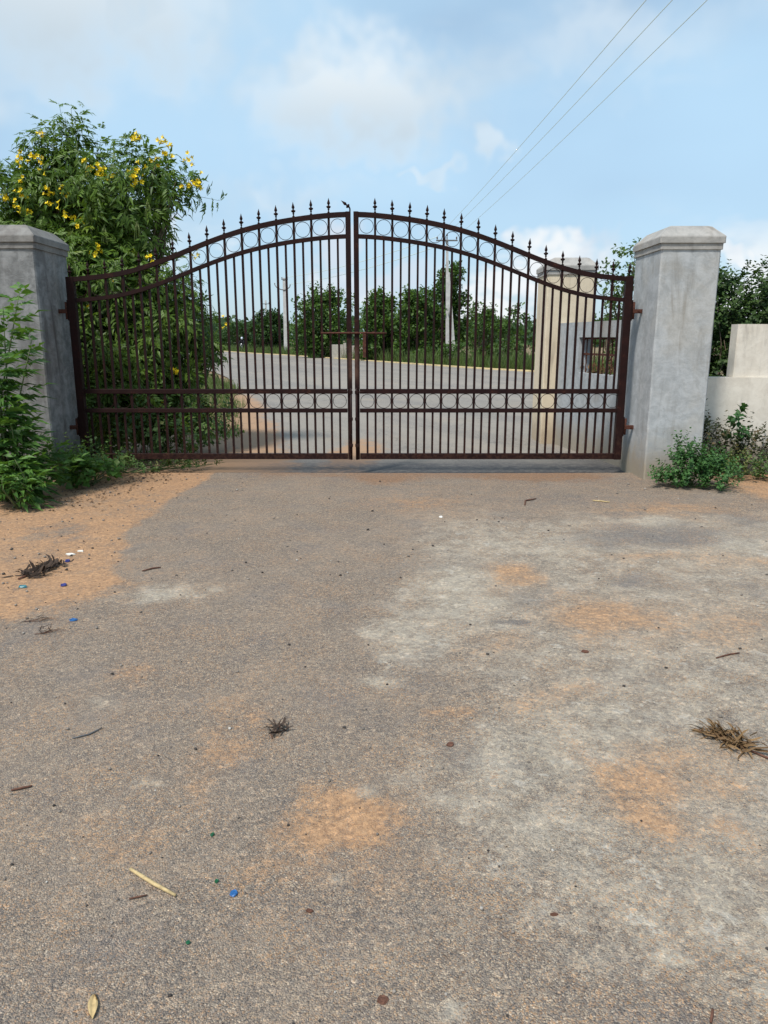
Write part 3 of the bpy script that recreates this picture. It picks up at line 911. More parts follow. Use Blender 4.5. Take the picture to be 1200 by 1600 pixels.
COMP = [compound(s) for s in range(5)]
SIMPLE = [(LEAF1[0] * np.array([.62, 1, 1]), LEAF1[1]), (LEAF1[0] * np.array([.85, 1, 1.4]), LEAF1[1])]
QUADLEAF = (np.array([(0, 0, 0), (-.36, .5, .10), (0, 1, -.05), (.36, .5, .10)], float), np.array([(0, 3, 2), (0, 2, 1)]))
BLADE = (np.array([(-.02, 0, 0), (.02, 0, 0), (.012, .55, .06), (-.012, .55, .06), (0, 1, .24)], float), np.array([(0, 1, 2), (0, 2, 3), (3, 2, 4)]))


def sample_blobs(blobs, n, shell=.45):
    w_ = np.array([b_[3] * b_[4] * b_[5] for b_ in blobs]) ** .72
    which = rng.choice(len(blobs), n, p=w_ / w_.sum())
    B = np.array(blobs)[which]
    dv = unit(rng.normal(size=(n, 3)))
    r = rng.random(n) ** shell
    return B[:, :3] + dv * r[:, None] * B[:, 3:6], dv


def shoots(acc, pos, dirs, protos, nodes, length, lscale, tint0, spread=1.0, droop=.25, upk=.2):
    """leafy shoots: opposite leaves in crossed pairs along each stem"""
    n = len(pos)
    dirs = unit(dirs)
    ref = unit(np.cross(dirs, unit(rng.normal(size=(n, 3)))))
    ref2 = np.cross(dirs, ref)
    for k_ in range(nodes):
        s = (k_ + .6) / nodes
        p = pos + dirs * (length * s)[:, None]
        sd = ref if k_ % 2 == 0 else ref2
        for sg in (-1, 1):
            dd = unit(sd * sg * spread + dirs * (.35 + .5 * s) + rng.normal(0, .22, (n, 3)) + np.array([0, 0, -droop]))
            up = unit(dirs + np.array([0, 0, upk]) + rng.normal(0, .15, (n, 3)))
            Rm = frames(dd, up)
            sc_ = lscale * rng.uniform(.75, 1.15, n) * (1.05 - .45 * s)
            ti = np.clip(tint0 + .22 * s + rng.normal(0, .10, n), 0, .95)
            pick = rng.integers(0, len(protos), n)
            for q in range(len(protos)):
                mk = pick == q
                stamp(protos[q], p[mk], Rm[mk], sc_[mk], ti[mk], acc)


def limb(mb, a, e, r0, r1, seg=6, wob=.08, n=6):
    a, e = Vector(a), Vector(e); L = (e - a).length
    pts = [a.lerp(e, i / seg) + (Vector(rng.normal(0, wob * L * .25, 3)) if 0 < i < seg else Vector((0, 0, 0))) for i in range(seg + 1)]
    mb.tube(pts, [r0 + (r1 - r0) * i / seg for i in range(seg + 1)], n)
    return pts

# ------------------------------------------------------------------ the yellow-flowered shrub behind the left leaf
TB = [  # centre and radii, metres
    (-4.55, 10.6, 3.22, .48, .5, .38), (-4.0, 10.5, 3.42, .35, .4, .34), (-3.4, 10.4, 3.28, .46, .5, .38), (-2.88, 10.4, 3.36, .32, .4, .26), (-3.9, 10.7, 2.95, .60, .6, .5),
    (-4.7, 10.7, 2.7, .7, .6, .6), (-5.2, 10.6, 2.9, .5, .5, .42), (-3.35, 10.6, 2.85, .42, .5, .35), (-3.75, 10.3, 2.2, .62, .7, .6), (-3.0, 10.4, 1.85, .45, .6, .45),
    (-4.2, 10.3, 1.6, .8, .8, .9), (-3.4, 10.2, 1.3, .65, .7, .65), (-2.7, 10.5, 1.4, .33, .5, .5), (-3.9, 10.0, .75, .7, .7, .55), (-3.1, 10.2, .7, .5, .6, .5), (-5.3, 10.3, 1.6, .9, .8, 1.0),
    (-4.03, 10.4, 3.92, .15, .2, .28), (-4.38, 10.4, 3.70, .15, .2, .22), (-4.95, 10.4, 3.42, .2, .2, .16), (-2.74, 10.3, 3.28, .10, .2, .18), (-2.95, 10.4, 3.70, .2, .2, .12)]
tec = empty('flowering_shrub', (-4.1, 10.5, -.07), 'tall green shrub with yellow trumpet flowers behind the left gate leaf', 'shrub')
mb = MB()
for i, bl in enumerate(TB):
    st = (-4.1 + rng.uniform(-.25, .25), 10.5 + rng.uniform(-.2, .2), -.1)
    p = limb(mb, st, (bl[0], bl[1], bl[2]), .035, .014, 8, .10)
    for j in range(5):
        e = np.array(bl[:3]) + unit(rng.normal(size=3)) * np.array(bl[3:6]) * .85
        limb(mb, p[rng.integers(4, 8)], e, .011, .004, 4, .15, 5)
mb.v = [(x + 4.1, y - 10.5, z + .07) for x, y, z in mb.v]
mb.build('trunk', M['bark'], tec, True)
acc = acc_new()
pos, dv = sample_blobs(TB, 1250, .42)
keep = (pos[:, 1] > 8.95) & ((pos[:, 2] < 3.1) | (rng.random(len(pos)) < .62))
pos, dv = pos[keep], dv[keep]
dirs = dv * .8 + np.array([0, -.15, .75]) + rng.normal(0, .3, pos.shape)
lens = rng.uniform(.22, .45, len(pos))
tw = MB()
for p_, d_, l_ in zip(pos, unit(dirs), lens):
    tw.tube([tuple(p_ - d_ * .22 - np.array([0, 0, .05])), tuple(p_ + d_ * l_ * .4), tuple(p_ + d_ * l_)], [.005, .0035, .0015], 3, False)
shoots(acc, pos, dirs, COMP, 5, lens, 1.15, .25 + .35 * rng.random(len(pos)), 1., .35)
# drawn-out leaders at the top
lead = np.array([(-4.0, 10.4, 3.75), (-4.08, 10.4, 3.65), (-3.88, 10.4, 3.5), (-4.38, 10.4, 3.45), (-4.3, 10.5, 3.4), (-4.98, 10.4, 3.1), (-4.75, 10.4, 3.2), (-3.5, 10.4, 3.4), (-3.2, 10.4, 3.4), (-3.7, 10.4, 3.4), (-4.02, 10.3, 3.6), (-4.36, 10.3, 3.3), (-3.3, 10.3, 3.45)])
shoots(acc, lead, np.tile([.05, -.05, 1.0], (len(lead), 1)) + rng.normal(0, .12, lead.shape), COMP, 9, rng.uniform(.55, .8, len(lead)), 1.05, np.full(len(lead), .5), .75, .3)
for p_ in lead: tw.tube([tuple(p_ - np.array([0, 0, .35])), tuple(p_ + np.array([.02, -.02, .3])), tuple(p_ + np.array([.03, -.03, .6]))], [.007, .005, .002], 4, False)
tw.build('twigs', M['stem'], tec, True, (4.1, -10.5, .07))
me = acc_mesh('crown', acc, M['tecoma'])
link('crown', me, tec, (4.1, -10.5, .07))
# flowers: five-lobed trumpets in loose heads
fm = MB()
def trumpet(mb, base, dirv, L, w_):
    dirv = Vector(dirv).normalized(); s = dirv.orthogonal().normalized(); u_ = dirv.cross(s); base = Vector(base)
    rings = []
    for tt, rr in ((0, .10), (.35, .16), (.72, .38)):
        rings.append([base + dirv * (L * tt) + (s * math.cos(a) + u_ * math.sin(a)) * (w_ * rr) for a in [2 * math.pi * q / 5 for q in range(5)]])
    k_ = len(mb.v); mb.loft(rings, False)
    for q in range(5):
        a0 = 2 * math.pi * q / 5; a1 = 2 * math.pi * (q + 1) / 5; am = (a0 + a1) / 2
        p0 = rings[2][q]; p1 = rings[2][(q + 1) % 5]
        o0_ = base + dirv * (L * .92) + (s * math.cos(a0 + .2) + u_ * math.sin(a0 + .2)) * (w_ * .85)
        o1_ = base + dirv * (L * .92) + (s * math.cos(a1 - .2) + u_ * math.sin(a1 - .2)) * (w_ * .85)
        om = base + dirv * (L * .96) + (s * math.cos(am) + u_ * math.sin(am)) * (w_ * 1.0)
        mb.add([p0, p1, o1_, om, o0_], [(0, 1, 2, 3, 4)])
fm = MB(); trumpet(fm, (0, 0, 0), (0, 0, 1), .052, .026); FLOWER = fm.mesh('flower', M['petal'])
pm = MB()
for q in range(6):
    a = q * 1.05; pm.tube([(0, 0, -.05), (.012 * math.cos(a), .012 * math.sin(a), -.02), (.03 * math.cos(a), .03 * math.sin(a), .004 * (q % 3))], [.002, .0016, .001], 4)
HEAD = pm.mesh('flower_head', M['stem'])
FL = [(-4.21, 10.0, 3.99), (-2.75, 10.0, 3.87), (-3.05, 10.0, 3.94), (-4.29, 10.0, 3.67), (-4.25, 10.0, 3.61), (-3.68, 10.0, 3.61), (-3.62, 10.0, 3.56), (-3.57, 10.0, 3.53), (-3.54, 10.0, 3.56), (-3.65, 10.0, 3.48), (-3.43, 10.0, 3.47), (-3.08, 10.0, 3.53), (-3.05, 10.0, 3.48), (-3.11, 10.0, 3.46), (-3.08, 10.0, 3.41), (-2.48, 10.0, 3.37), (-2.32, 10.0, 3.44), (-2.3, 10.0, 3.36), (-4.54, 10.0, 3.3), (-4.53, 10.0, 3.08), (-4.59, 10.0, 3.11), (-4.77, 10.0, 3.22), (-3.95, 10.0, 3.03), (-3.9, 10.0, 2.92), (-3.88, 10.0, 2.96), (-3.55, 9.75, 2.61), (-4.21, 10.0, 3.3), (-4.03, 10.0, 3.31), (-4.45, 10.0, 3.43), (-4.1, 10.0, 3.16), (-3.57, 9.75, 2.52), (-2.91, 9.75, 2.48), (-2.32, 9.75, 2.53), (-3.44, 9.75, 2.23), (-3.77, 9.75, 1.87), (-2.72, 9.75, 1.1), (-3.15, 9.75, 0.77), (-3.03, 9.75, 0.76), (-2.91, 9.75, 0.67), (-2.03, 9.75, 1.67), (-4.54, 10.0, 3.7), (-2.86, 10.0, 3.67), (-2.38, 10.0, 3.63), (-2.68, 10.0, 3.71)]
for i, (fx_, Yd, z) in enumerate(FL):
    fo = link('flower_head', HEAD, tec, (fx_ + 4.1, Yd - 10.5 + rng.uniform(-.1, .1), z + .07))
    fo.rotation_euler = (rng.uniform(-.4, .4), rng.uniform(-.4, .4), rng.uniform(-.6, .6)); s = rng.uniform(.85, 1.25); fo.scale = (s, s, s)
    for q in range(int(rng.integers(4, 8))):
        fl = link('flower', FLOWER, fo, (rng.normal(0, .03), rng.normal(-.01, .02), rng.normal(0, .03)))
        fl.rotation_euler = Vector((rng.normal(0, .7), rng.normal(-.6, .5), rng.normal(.1, .5))).to_track_quat('Z', 'Y').to_euler()
# bundles of hanging seed pods
pm = MB()
for q in range(9):
    a = rng.uniform(0, 6.28); r_ = rng.uniform(.02, .05)
    pm.tube([(0, 0, 0), (r_ * math.cos(a), r_ * math.sin(a), -.08), (r_ * 1.5 * math.cos(a), r_ * 1.5 * math.sin(a), -.2 - rng.uniform(0, .05))], [.003, .004, .0015], 4)
PODS = pm.mesh('seed_pods', M['pod'])
for (x, z, Y) in ((-4.85, 2.95, 9.85), (-4.55, 2.75, 9.85), (-5.35, 2.9, 9.9), (-3.5, 2.9, 9.9), (-2.95, 3.2, 9.95), (-3.1, 2.95, 9.95), (-3.9, 2.3, 9.8)):
    link('seed_pods', PODS, tec, (x + 4.1, Y - 10.5, z + .07))

# ------------------------------------------------------------------ leafy shoots in front of the left pillar: each compound leaf a part
FCOMP = []
for s in range(4):
    V_, F_ = compound(20 + s, .22, 3, .125, .046)
    nV = len(V_); mm = np_mesh('leaf', V_, F_, M['shoot'], np.full(nV, .25 + .2 * s)); FCOMP.append(mm)


def shoot_plant(name, label, base, stems, leaf_scale=1.0):
    root = empty(name, base, label, 'plant')
    b0 = Vector(base)
    for tip, nlv, sc_ in stems:
        tip = Vector(tip)
        mb = MB(); st = Vector((rng.uniform(-.06, .06), rng.uniform(-.06, .06), 0)); en = tip - b0
        midp = st.lerp(en, .5) + Vector((rng.uniform(-.06, .06), rng.uniform(-.05, .05), .06))
        pts = [st, st.lerp(midp, .55), midp, midp.lerp(en, .55), en]
        mb.tube(pts, [.011, .010, .008, .006, .003], 6); mb.build('stem', M['stem'], root, True)
        for k_ in range(nlv):
            s = .18 + .82 * k_ / max(1, nlv - 1)
            f = s * 4; i = min(3, int(f)); p = pts[i].lerp(pts[i + 1], f - i)
            a = k_ * 2.4 + rng.uniform(-.4, .4)
            el_ = .15 + .8 * s
            dirv = np.array([[math.cos(a) * math.cos(el_), math.sin(a) * math.cos(el_), math.sin(el_)]])
            fr = frames(dirv, np.array([[rng.normal(0, .2), rng.normal(0, .2), 1.0]]))[0]
            lo = link('leaf', FCOMP[rng.integers(0, 4)] if s < .85 else FCOMP[3], root)
            q = sc_ * leaf_scale * (1.1 - .4 * s) * rng.uniform(.8, 1.1)
            lo.matrix_local = Matrix.Translation(p) @ Matrix(fr.tolist()).to_4x4() @ Matrix.Diagonal((q, q, q, 1))
    return root


shoot_plant('leafy_shoot', 'tall leafy shoots rising against the blackened left pillar', (-3.74, 7.1, -.01),
            [((-3.36, 7.15, 1.92), 28, 1.2), ((-3.55, 7.2, 1.80), 22, 1.3), ((-3.26, 7.1, 1.52), 16, 1.15), ((-3.62, 7.0, 1.45), 20, 1.4), ((-3.6, 6.95, 1.2), 18, 1.2), ((-3.75, 7.2, 1.75), 18, 1.3), ((-3.55, 6.95, 1.25), 14, 1.2), ((-3.5, 6.8, .9), 16, 1.3)])
shoot_plant('leafy_shoot', 'knee high leafy plant at the foot of the blackened left pillar', (-3.60, 6.95, -.01),
            [((-3.42, 6.85, .72), 16, 1.1), ((-3.6, 6.9, .95), 16, 1.1), ((-3.25, 7.0, .42), 16, 1.0), ((-3.35, 6.7, .36), 16, 1.0), ((-3.6, 6.7, .7), 14, 1.2), ((-3.20, 6.72, .25), 12, 1.0), ((-3.1, 7.25, .30), 14, .9), ((-3.25, 7.35, .45), 14, 1.0), ((-3.5, 7.3, .7), 14, 1.0)])
shoot_plant('leafy_shoot', 'bright low plant at the left edge of the orange soil', (-3.35, 6.62, -.01),
            [((-3.22, 6.50, .26), 10, .75), ((-3.36, 6.45, .3), 10, .8), ((-3.12, 6.65, .22), 8, .7), ((-3.5, 6.5, .4), 10, .8), ((-3.3, 6.6, .45), 10, .8)])


def weed_clump(name, label, base, blobs, n, protos, mat, lsc, nodes=5, length=(.12, .3), tint=(.25, .4), cat='plant', stems=12, up=.9, woody='stem', spread=1.0):
    root = empty(name, base, label, cat)
    B = Vector(base)
    mb = MB()
    for i in range(stems):
        bl = blobs[rng.integers(0, len(blobs))]
        e = np.array(bl[:3]) + unit(rng.normal(size=3)) * np.array(bl[3:6]) * .8 - np.array(base)
        e[2] = max(e[2], .05)
        limb(mb, (rng.uniform(-.05, .05), rng.uniform(-.05, .05), -.01), e, .007, .003, 4, .12, 5)
    mb.build('stems', M[woody], root, True)
    acc = acc_new()
    pos, dv = sample_blobs(blobs, n, .45)
    pos[:, 2] = np.maximum(pos[:, 2], .03)
    dirs = dv * .7 + np.array([0, 0, up]) + rng.normal(0, .35, pos.shape)
    shoots(acc, pos, dirs, protos, nodes, rng.uniform(*length, len(pos)), lsc, tint[0] + tint[1] * rng.random(len(pos)), spread, .2)
    V = np.concatenate(acc['v']) - np.array(base)
    V[:, 2] = np.maximum(V[:, 2], .004 - base[2])
    me = np_mesh('foliage', V, np.concatenate(acc['f']), M[mat], np.concatenate(acc['t']))
    link('foliage', me, root)
    return root


weed_clump('weed', 'dense weeds between the blackened pillar and the hinge stile', (-3.35, 8.12, 0), [(-3.38, 8.0, .18, .24, .2, .18), (-3.15, 8.2, .14, .25, .25, .14), (-3.45, 7.75, .2, .2, .25, .2), (-3.25, 7.7, .12, .2, .2, .1)], 110, SIMPLE, 'weed', .055)
weed_clump('weed', 'yellowish creeping weeds under the left gate leaf', (-2.95, 8.5, 0), [(-3.0, 8.5, .06, .30, .22, .07), (-2.7, 8.62, .05, .30, .16, .05), (-2.4, 8.75, .05, .25, .15, .05), (-3.1, 8.3, .10, .22, .2, .09), (-2.1, 8.85, .03, .2, .12, .03)], 150, SIMPLE, 'weed', .045, 4, (.06, .16), (.4, .45))
weed_clump('weed', 'broad leaved weed sprawling beside the orange soil', (-3.12, 7.75, 0), [(-3.12, 7.6, .14, .20, .2, .13), (-3.0, 7.85, .12, .18, .18, .10)], 34, SIMPLE, 'shoot', .11, 4, (.08, .2), (.4, .35))
weed_clump('weed', 'thick green undergrowth behind the left gate leaf', (-3.2, 9.4, -.07), [(-3.3, 9.3, .35, .45, .35, .35), (-2.75, 9.5, .25, .4, .4, .25), (-2.5, 10.2, .3, .45, .5, .3), (-2.95, 10.0, .5, .4, .5, .4), (-3.9, 9.2, .4, .4, .25, .4)], 240, SIMPLE, 'weed', .085, 5, (.15, .4), (.15, .45))
weed_clump('weed', 'green bush growing at the foot of the clean pillar', (3.20, 7.62, 0), [(3.22, 7.65, .20, .24, .2, .20), (3.42, 7.6, .16, .18, .2, .14), (3.0, 7.62, .09, .18, .16, .09), (3.12, 7.72, .33, .10, .1, .12), (3.40, 7.42, .06, .16, .1, .05)], 330, SIMPLE, 'bush', .048, 5, (.08, .2), (.1, .6))
weed_clump('weed', 'dull dark weeds along the foot of the white wall', (4.1, 8.35, -.0), [(3.85, 8.4, .28, .35, .18, .26), (4.3, 8.35, .25, .4, .2, .24), (4.8, 8.3, .25, .4, .2, .25), (3.65, 8.35, .35, .16, .15, .30)], 270, SIMPLE, 'dull', .05, 5, (.12, .3), (.1, .75))
weed_clump('weed', 'pale tawny weeds at the right edge before the white wall', (4.35, 8.0, -.0), [(4.2, 8.0, .10, .4, .2, .10), (4.7, 7.95, .12, .4, .2, .12), (3.85, 8.05, .12, .25, .15, .12)], 150, SIMPLE, 'weed', .045, 5, (.1, .2), (.35, .6))
weed_clump('weed', 'large leaved seedling standing before the white wall', (3.93, 8.32, 0), [(3.93, 8.32, .45, .06, .05, .14), (3.93, 8.32, .62, .04, .04, .08)], 9, SIMPLE, 'bush', .095, 5, (.12, .2), (.05, .3), stems=4)

# ------------------------------------------------------------------ dark hedge behind the white wall
HB = [(4.35, 10.1, 1.7, .30, .5, .62), (4.85, 10.0, 1.75, .45, .5, .62), (5.5, 10.0, 1.7, .6, .6, .65), (6.4, 10.0, 1.7, .7, .6, .65), (4.5, 10.1, .8, .5, .5, .7), (5.4, 10.0, .8, .8, .5, .7), (4.25, 10.0, 2.1, .15, .2, .2), (7.3, 10, 1.6, .8, .6, .7)]
hd = empty('hedge', (5.0, 10.05, -.07), 'dark overgrown hedge behind the white boundary wall', 'hedge')
mb = MB()
for i in range(46):
    bl = HB[rng.integers(0, len(HB))]
    e = np.array(bl[:3]) + unit(rng.normal(size=3)) * np.array(bl[3:6]) * .9 - np.array((5.0, 10.05, -.07))
    limb(mb, (e[0] + rng.uniform(-.3, .3), rng.uniform(-.35, .1), 0), e, .016, .004, 6, .12, 5)
mb.build('trunk', M['bark'], hd, True)
acc = acc_new()
pos, dv = sample_blobs(HB, 4200, .42)
dirs = dv * .7 + np.array([0, -.1, .6]) + rng.normal(0, .4, pos.shape)
tz = np.clip(.02 + .5 * rng.random(len(pos)), 0, 1)
shoots(acc, pos, dirs, SIMPLE, 5, rng.uniform(.12, .3, len(pos)), .075, tz, 1., .2)
me = acc_mesh('crown', acc, M['hedge']); link('crown', me, hd, (-5.0, -10.05, .07))

# ------------------------------------------------------------------ trees
def tree(name, label, base, blobs, n, mat, leafsz, group=None, cat='tree', trunk_r=.09, stems=1, shell=.5):
    """blobs relative to the base; a tapered trunk with limbs and a crown of single leaves in clumps"""
    root = empty(name, base, label, cat, group)
    mb = MB()
    top = max(b_[2] for b_ in blobs)
    for s_ in range(stems):
        a = 2 * math.pi * s_ / stems
        lean = Vector((math.cos(a) * .3 * (stems > 1) + rng.uniform(-.1, .1), math.sin(a) * .3 * (stems > 1), top * .55))
        tp = limb(mb, (math.cos(a) * .1 * (stems > 1), math.sin(a) * .1 * (stems > 1), -.05), lean, trunk_r, trunk_r * .5, 6, .05, 7)
        for b_ in blobs[s_::stems]:
            pp = limb(mb, tp[rng.integers(2, 7)], b_[:3], trunk_r * .45, trunk_r * .12, 5, .10, 5)
            for q in range(3):
                e = np.array(b_[:3]) + unit(rng.normal(size=3)) * np.array(b_[3:6]) * .8
                limb(mb, pp[rng.integers(2, 6)], e, trunk_r * .14, trunk_r * .05, 3, .1, 4)
    mb.build('trunk', M['bark'], root, True)
    acc = acc_new()
    # leaf clumps, then leaves round each clump
    nc = max(20, n // 16)
    cp, cd = sample_blobs(blobs, nc, shell)
    cs = np.mean([b_[3] for b_ in blobs]) * .32
    which = rng.integers(0, nc, n)
    pos = cp[which] + rng.normal(0, cs * .5, (n, 3)) * np.array([1, 1, .8])
    pos[:, 2] = np.maximum(pos[:, 2], .02)
    dirs = cd[which] * .5 + rng.normal(0, .6, (n, 3)) + np.array([0, 0, -.1])
    ups = rng.normal(0, .5, (n, 3)) + np.array([0, 0, 1.0]) + cd[which] * .4
    ct = rng.random(nc) * .55
    stamp(QUADLEAF, pos, frames(dirs, ups), leafsz * rng.uniform(.65, 1.25, n), np.clip(ct[which] + rng.random(n) * .35, 0, 1), acc)
    link('crown', acc_mesh('crown', acc, M[mat]), root)
    return root


def rand_blobs(wdt, h, n, low=.15, squash=.9, depth=None, seed=0, taper=.5):
    r = np.random.default_rng(seed); out = []
    depth = depth or wdt
    for i in range(n):
        z = h * (low + (.92 - low) * (i + r.random()) / n)
        f = 1 - taper * abs(z / h - .45) / .55
        a = r.uniform(0, 6.28); q = r.random() ** .5
        rad = wdt * r.uniform(.16, .27)
        lx = max(.02, wdt * .60 * f - rad * .7)
        out.append((lx * q * math.cos(a), depth / 2 * f * q * math.sin(a) * .8, min(z, h - rad * squash), rad, rad, rad * squash))
    return out


GRP = 'trees beyond the road'
tree('tree', 'round dark tree beyond the road, left of the tallest near concrete pole', (-13.0, 86, -.07), rand_blobs(4.4, 4.7, 20, .25, .85, seed=1, taper=.35), 6500, 'tree_dark', .30, GRP, trunk_r=.16)
tree('tree', 'broad bushy tree beyond the road, between concrete pole and gate centre', (-5.2, 65, -.07), rand_blobs(5.2, 6.0, 26, .06, .9, seed=2, taper=.45), 9500, 'tree_mid', .26, GRP, trunk_r=.12, stems=3)
tree('tree', 'dense rounded tree beyond the road, just right of the gate centre', (-.1, 56, -.07), rand_blobs(3.7, 5.0, 22, .05, .9, seed=3, taper=.4), 8000, 'tree_mid', .24, GRP, trunk_r=.11, stems=3)
tree('tree', 'dark spreading tree beyond the road, left of the propped pole', (2.4, 54, -.07), rand_blobs(4.0, 5.2, 24, .05, .9, seed=4, taper=.45), 8500, 'tree_mid', .24, GRP, trunk_r=.11, stems=3)
tree('tree', 'tallest tree beyond the road, behind the propped concrete pole', (4.75, 57, -.07), rand_blobs(3.4, 7.1, 22, .12, .95, seed=5, taper=.45), 6500, 'tree_mid', .24, GRP, trunk_r=.12, stems=2)
tree('tree', 'low leafy tree filling the gap below the tallest far tree', (4.0, 58.5, -.07), rand_blobs(3.8, 4.7, 20, .05, .9, seed=15, taper=.5), 6000, 'tree_mid', .22, GRP, trunk_r=.09, stems=3)
tree('tree', 'lighter green tree beyond the road, right of the tallest far tree', (7.0, 53, -.07), rand_blobs(3.4, 4.1, 18, .05, .9, seed=16, taper=.5), 3800, 'tree_pale', .20, GRP, trunk_r=.08, stems=3)
tree('tree', 'small ragged tree beyond the road, right of the propped pole', (6.15, 47.5, -.07), rand_blobs(2.5, 3.5, 14, .05, .9, seed=6, taper=.5), 3000, 'tree_mid', .16, GRP, trunk_r=.06, stems=2)
tree('tree', 'thin sparse tree beyond the road, next to the cream pillar', (7.6, 45, -.07), rand_blobs(2.3, 3.7, 12, .10, .9, seed=7, taper=.5), 1700, 'tree_mid', .16, GRP, trunk_r=.05, stems=2)
tree('tree', 'far low tree at the left end of the road', (-20.6, 110, -.07), rand_blobs(7.0, 4.2, 20, .08, .85, seed=8, taper=.35), 5200, 'tree_dark', .28, GRP, trunk_r=.16)
tree('tree', 'distant hazy tree between the road end and the round dark tree', (-18.2, 122, -.07), rand_blobs(7.0, 2.9, 16, .05, .8, seed=9, taper=.3), 3600, 'tree_dark', .30, GRP, trunk_r=.16)
tree('tree', 'pale airy tree rising behind the grey wing wall', (4.62, 15.0, -.07), rand_blobs(1.5, 3.42, 14, .30, .95, seed=10, taper=.5), 2600, 'tree_pale', .075, None, trunk_r=.04, stems=2)
tree('thicket', 'dark leafy thicket behind the wing wall opening', (4.1, 11.6, -.07), rand_blobs(1.6, 1.95, 16, .10, .9, seed=11, taper=.3), 5200, 'hedge', .085, None, 'thicket', trunk_r=.03, stems=3)  # dark leaf colour chosen to paint the shadowed inside of the opening


def grass_patch(name, label, pts_fn, n, hgt, mat='grass', tintlo=.1, tinthi=.85):
    P_ = pts_fn(n)
    n = len(P_)
    dirs = np.stack([rng.normal(0, .28, n), rng.normal(0, .28, n), np.ones(n)], -1)
    ups = np.stack([rng.normal(0, 1, n), rng.normal(0, 1, n), np.zeros(n)], -1) + 1e-3
    acc = acc_new()
    V_ = BLADE[0].copy()
    stamp((V_, BLADE[1]), P_, frames(dirs, ups), hgt[0] + (hgt[1] - hgt[0]) * rng.random(n) ** 1.6, tintlo + (tinthi - tintlo) * rng.random(n), acc)
    o_ = link(name, acc_mesh(name, acc, M[mat])); o_['kind'] = 'stuff'
    tag(o_, label, 'grass')
    return o_


def verge_pts(n):
    s = rng.random(n) ** 1.0 * (len(FAR) - 5) + 1
    i = s.astype(int); f = s - i
    A = np.array(FAR); p = A[i] * (1 - f)[:, None] + A[np.minimum(i + 1, len(A) - 1)] * f[:, None]
    tdir = unit(A[np.minimum(i + 1, len(A) - 1)] - A[i]); nrm = np.stack([-tdir[:, 1], tdir[:, 0]], -1)
    nrm = np.where((nrm[:, :1] > 0), nrm, -nrm)
    off = .45 + 4.2 * rng.random(n) ** 1.7
    q = p + nrm * off[:, None]
    return np.stack([q[:, 0], q[:, 1], np.full(n, -.075)], -1)


grass_patch('verge_grass', 'rough tall grass on the far verge of the road', verge_pts, 26000, (.20, 1.15))


def left_pts(n):
    Y = rng.uniform(9.2, 30, n); e = np.interp(Y, fy, nxr)
    e = np.interp(Y, [8.47, 15, 23.5, 40], [-1.5, -2.9, -4.6, -9.5])
    x = e + .40 - rng.random(n) ** 1.3 * 2.8 - 1.1 * fbm(Y * .8, Y * 0, 5) - .5 * (Y < 12)
    keep_ = (Y > 11.5) | (rng.random(n) < .25)
    return np.stack([x, Y, np.full(n, -.035)], -1)[keep_]


grass_patch('roadside_grass', 'short bright grass along the near left road edge', left_pts, 15000, (.06, .36))

# shrubs of tall weeds along the far verge
for i, (x, y, h_, wd, lab) in enumerate([(-7.6, 71, 1.3, 2.0, 'tall weeds at the foot of the tallest near concrete pole'), (-1.0, 55.8, 1.0, 1.6, 'low weeds beside the precast wall panels across the road'),
                                         (4.3, 45.5, 1.5, 2.2, 'leafy weeds below the propped pole'), (6.9, 41.8, 1.5, 2.0, 'bright weeds on the verge left of the cream pillar'), (8.3, 39.5, 1.6, 2.2, 'bright weeds seen against the cream pillar edge'), (2.6, 50.0, 1.0, 1.8, 'low weeds in front of the dark spreading tree')]):
    tree('roadside_weeds', lab, (x, y, -.07), rand_blobs(wd, h_, 12, .05, .8, seed=40 + i, taper=.3), 1500, 'tree_pale' if i in (3, 4) else 'tree_mid', .14, 'weeds on the far verge', 'weeds', .03, 2)


def far_pts(n):
    a = rng.uniform(-.75, .75, n); Dd = 150 + 90 * rng.random(n)
    return a, Dd


# a distant wood closing the horizon: one mass
n = 26000
a, Dd = far_pts(n)
hh = 3.2 + 4.2 * fbm(a * 22 + 50, a * 0 + 3, 77, 5)
pos = np.stack([np.sin(a) * Dd, np.cos(a) * Dd, rng.random(n) ** .8 * hh - .1], -1)
acc = acc_new()
stamp(QUADLEAF, pos, frames(rng.normal(0, 1, (n, 3)), rng.normal(0, .6, (n, 3)) + np.array([0, -.5, 1.0])), rng.uniform(.8, 1.6, n), rng.random(n) * .7, acc)
o = link('distant_wood', acc_mesh('distant_wood', acc, M['tree_dark'])); o['kind'] = 'stuff'
tag(o, 'distant line of trees along the horizon', 'wood')

# ------------------------------------------------------------------ precast wall panels across the road
pw = empty('panel_wall', (-3.0, 61.5, -.07), 'short grey precast panel wall across the road', 'wall')
for (x0, x1, h_) in ((-1.30, -.28, 1.15), (-.02, .62, 1.05), (.66, 1.34, 1.05)):
    mb = MB(); mb.box((x0, -.05, 0), (x1, .05, h_), .012); mb.build('panel', M['stone_panel'], pw)
for x in (-.15, ):
    mb = MB(); mb.box((x - .11, -.12, 0), (x + .11, .12, 1.28), .012); mb.build('post', M['stone_panel'], pw)

# ------------------------------------------------------------------ utility poles and wires
def insulator(mb_parent, loc):
    mb = MB(); mb.lathe([(.02, 0), (.02, .05), (.055, .06), (.06, .09), (.035, .10), (.05, .12), (.05, .15), (.03, .19), (.01, .20)], 8)
    return mb.build('insulator', M['porcelain'], mb_parent, True, loc)


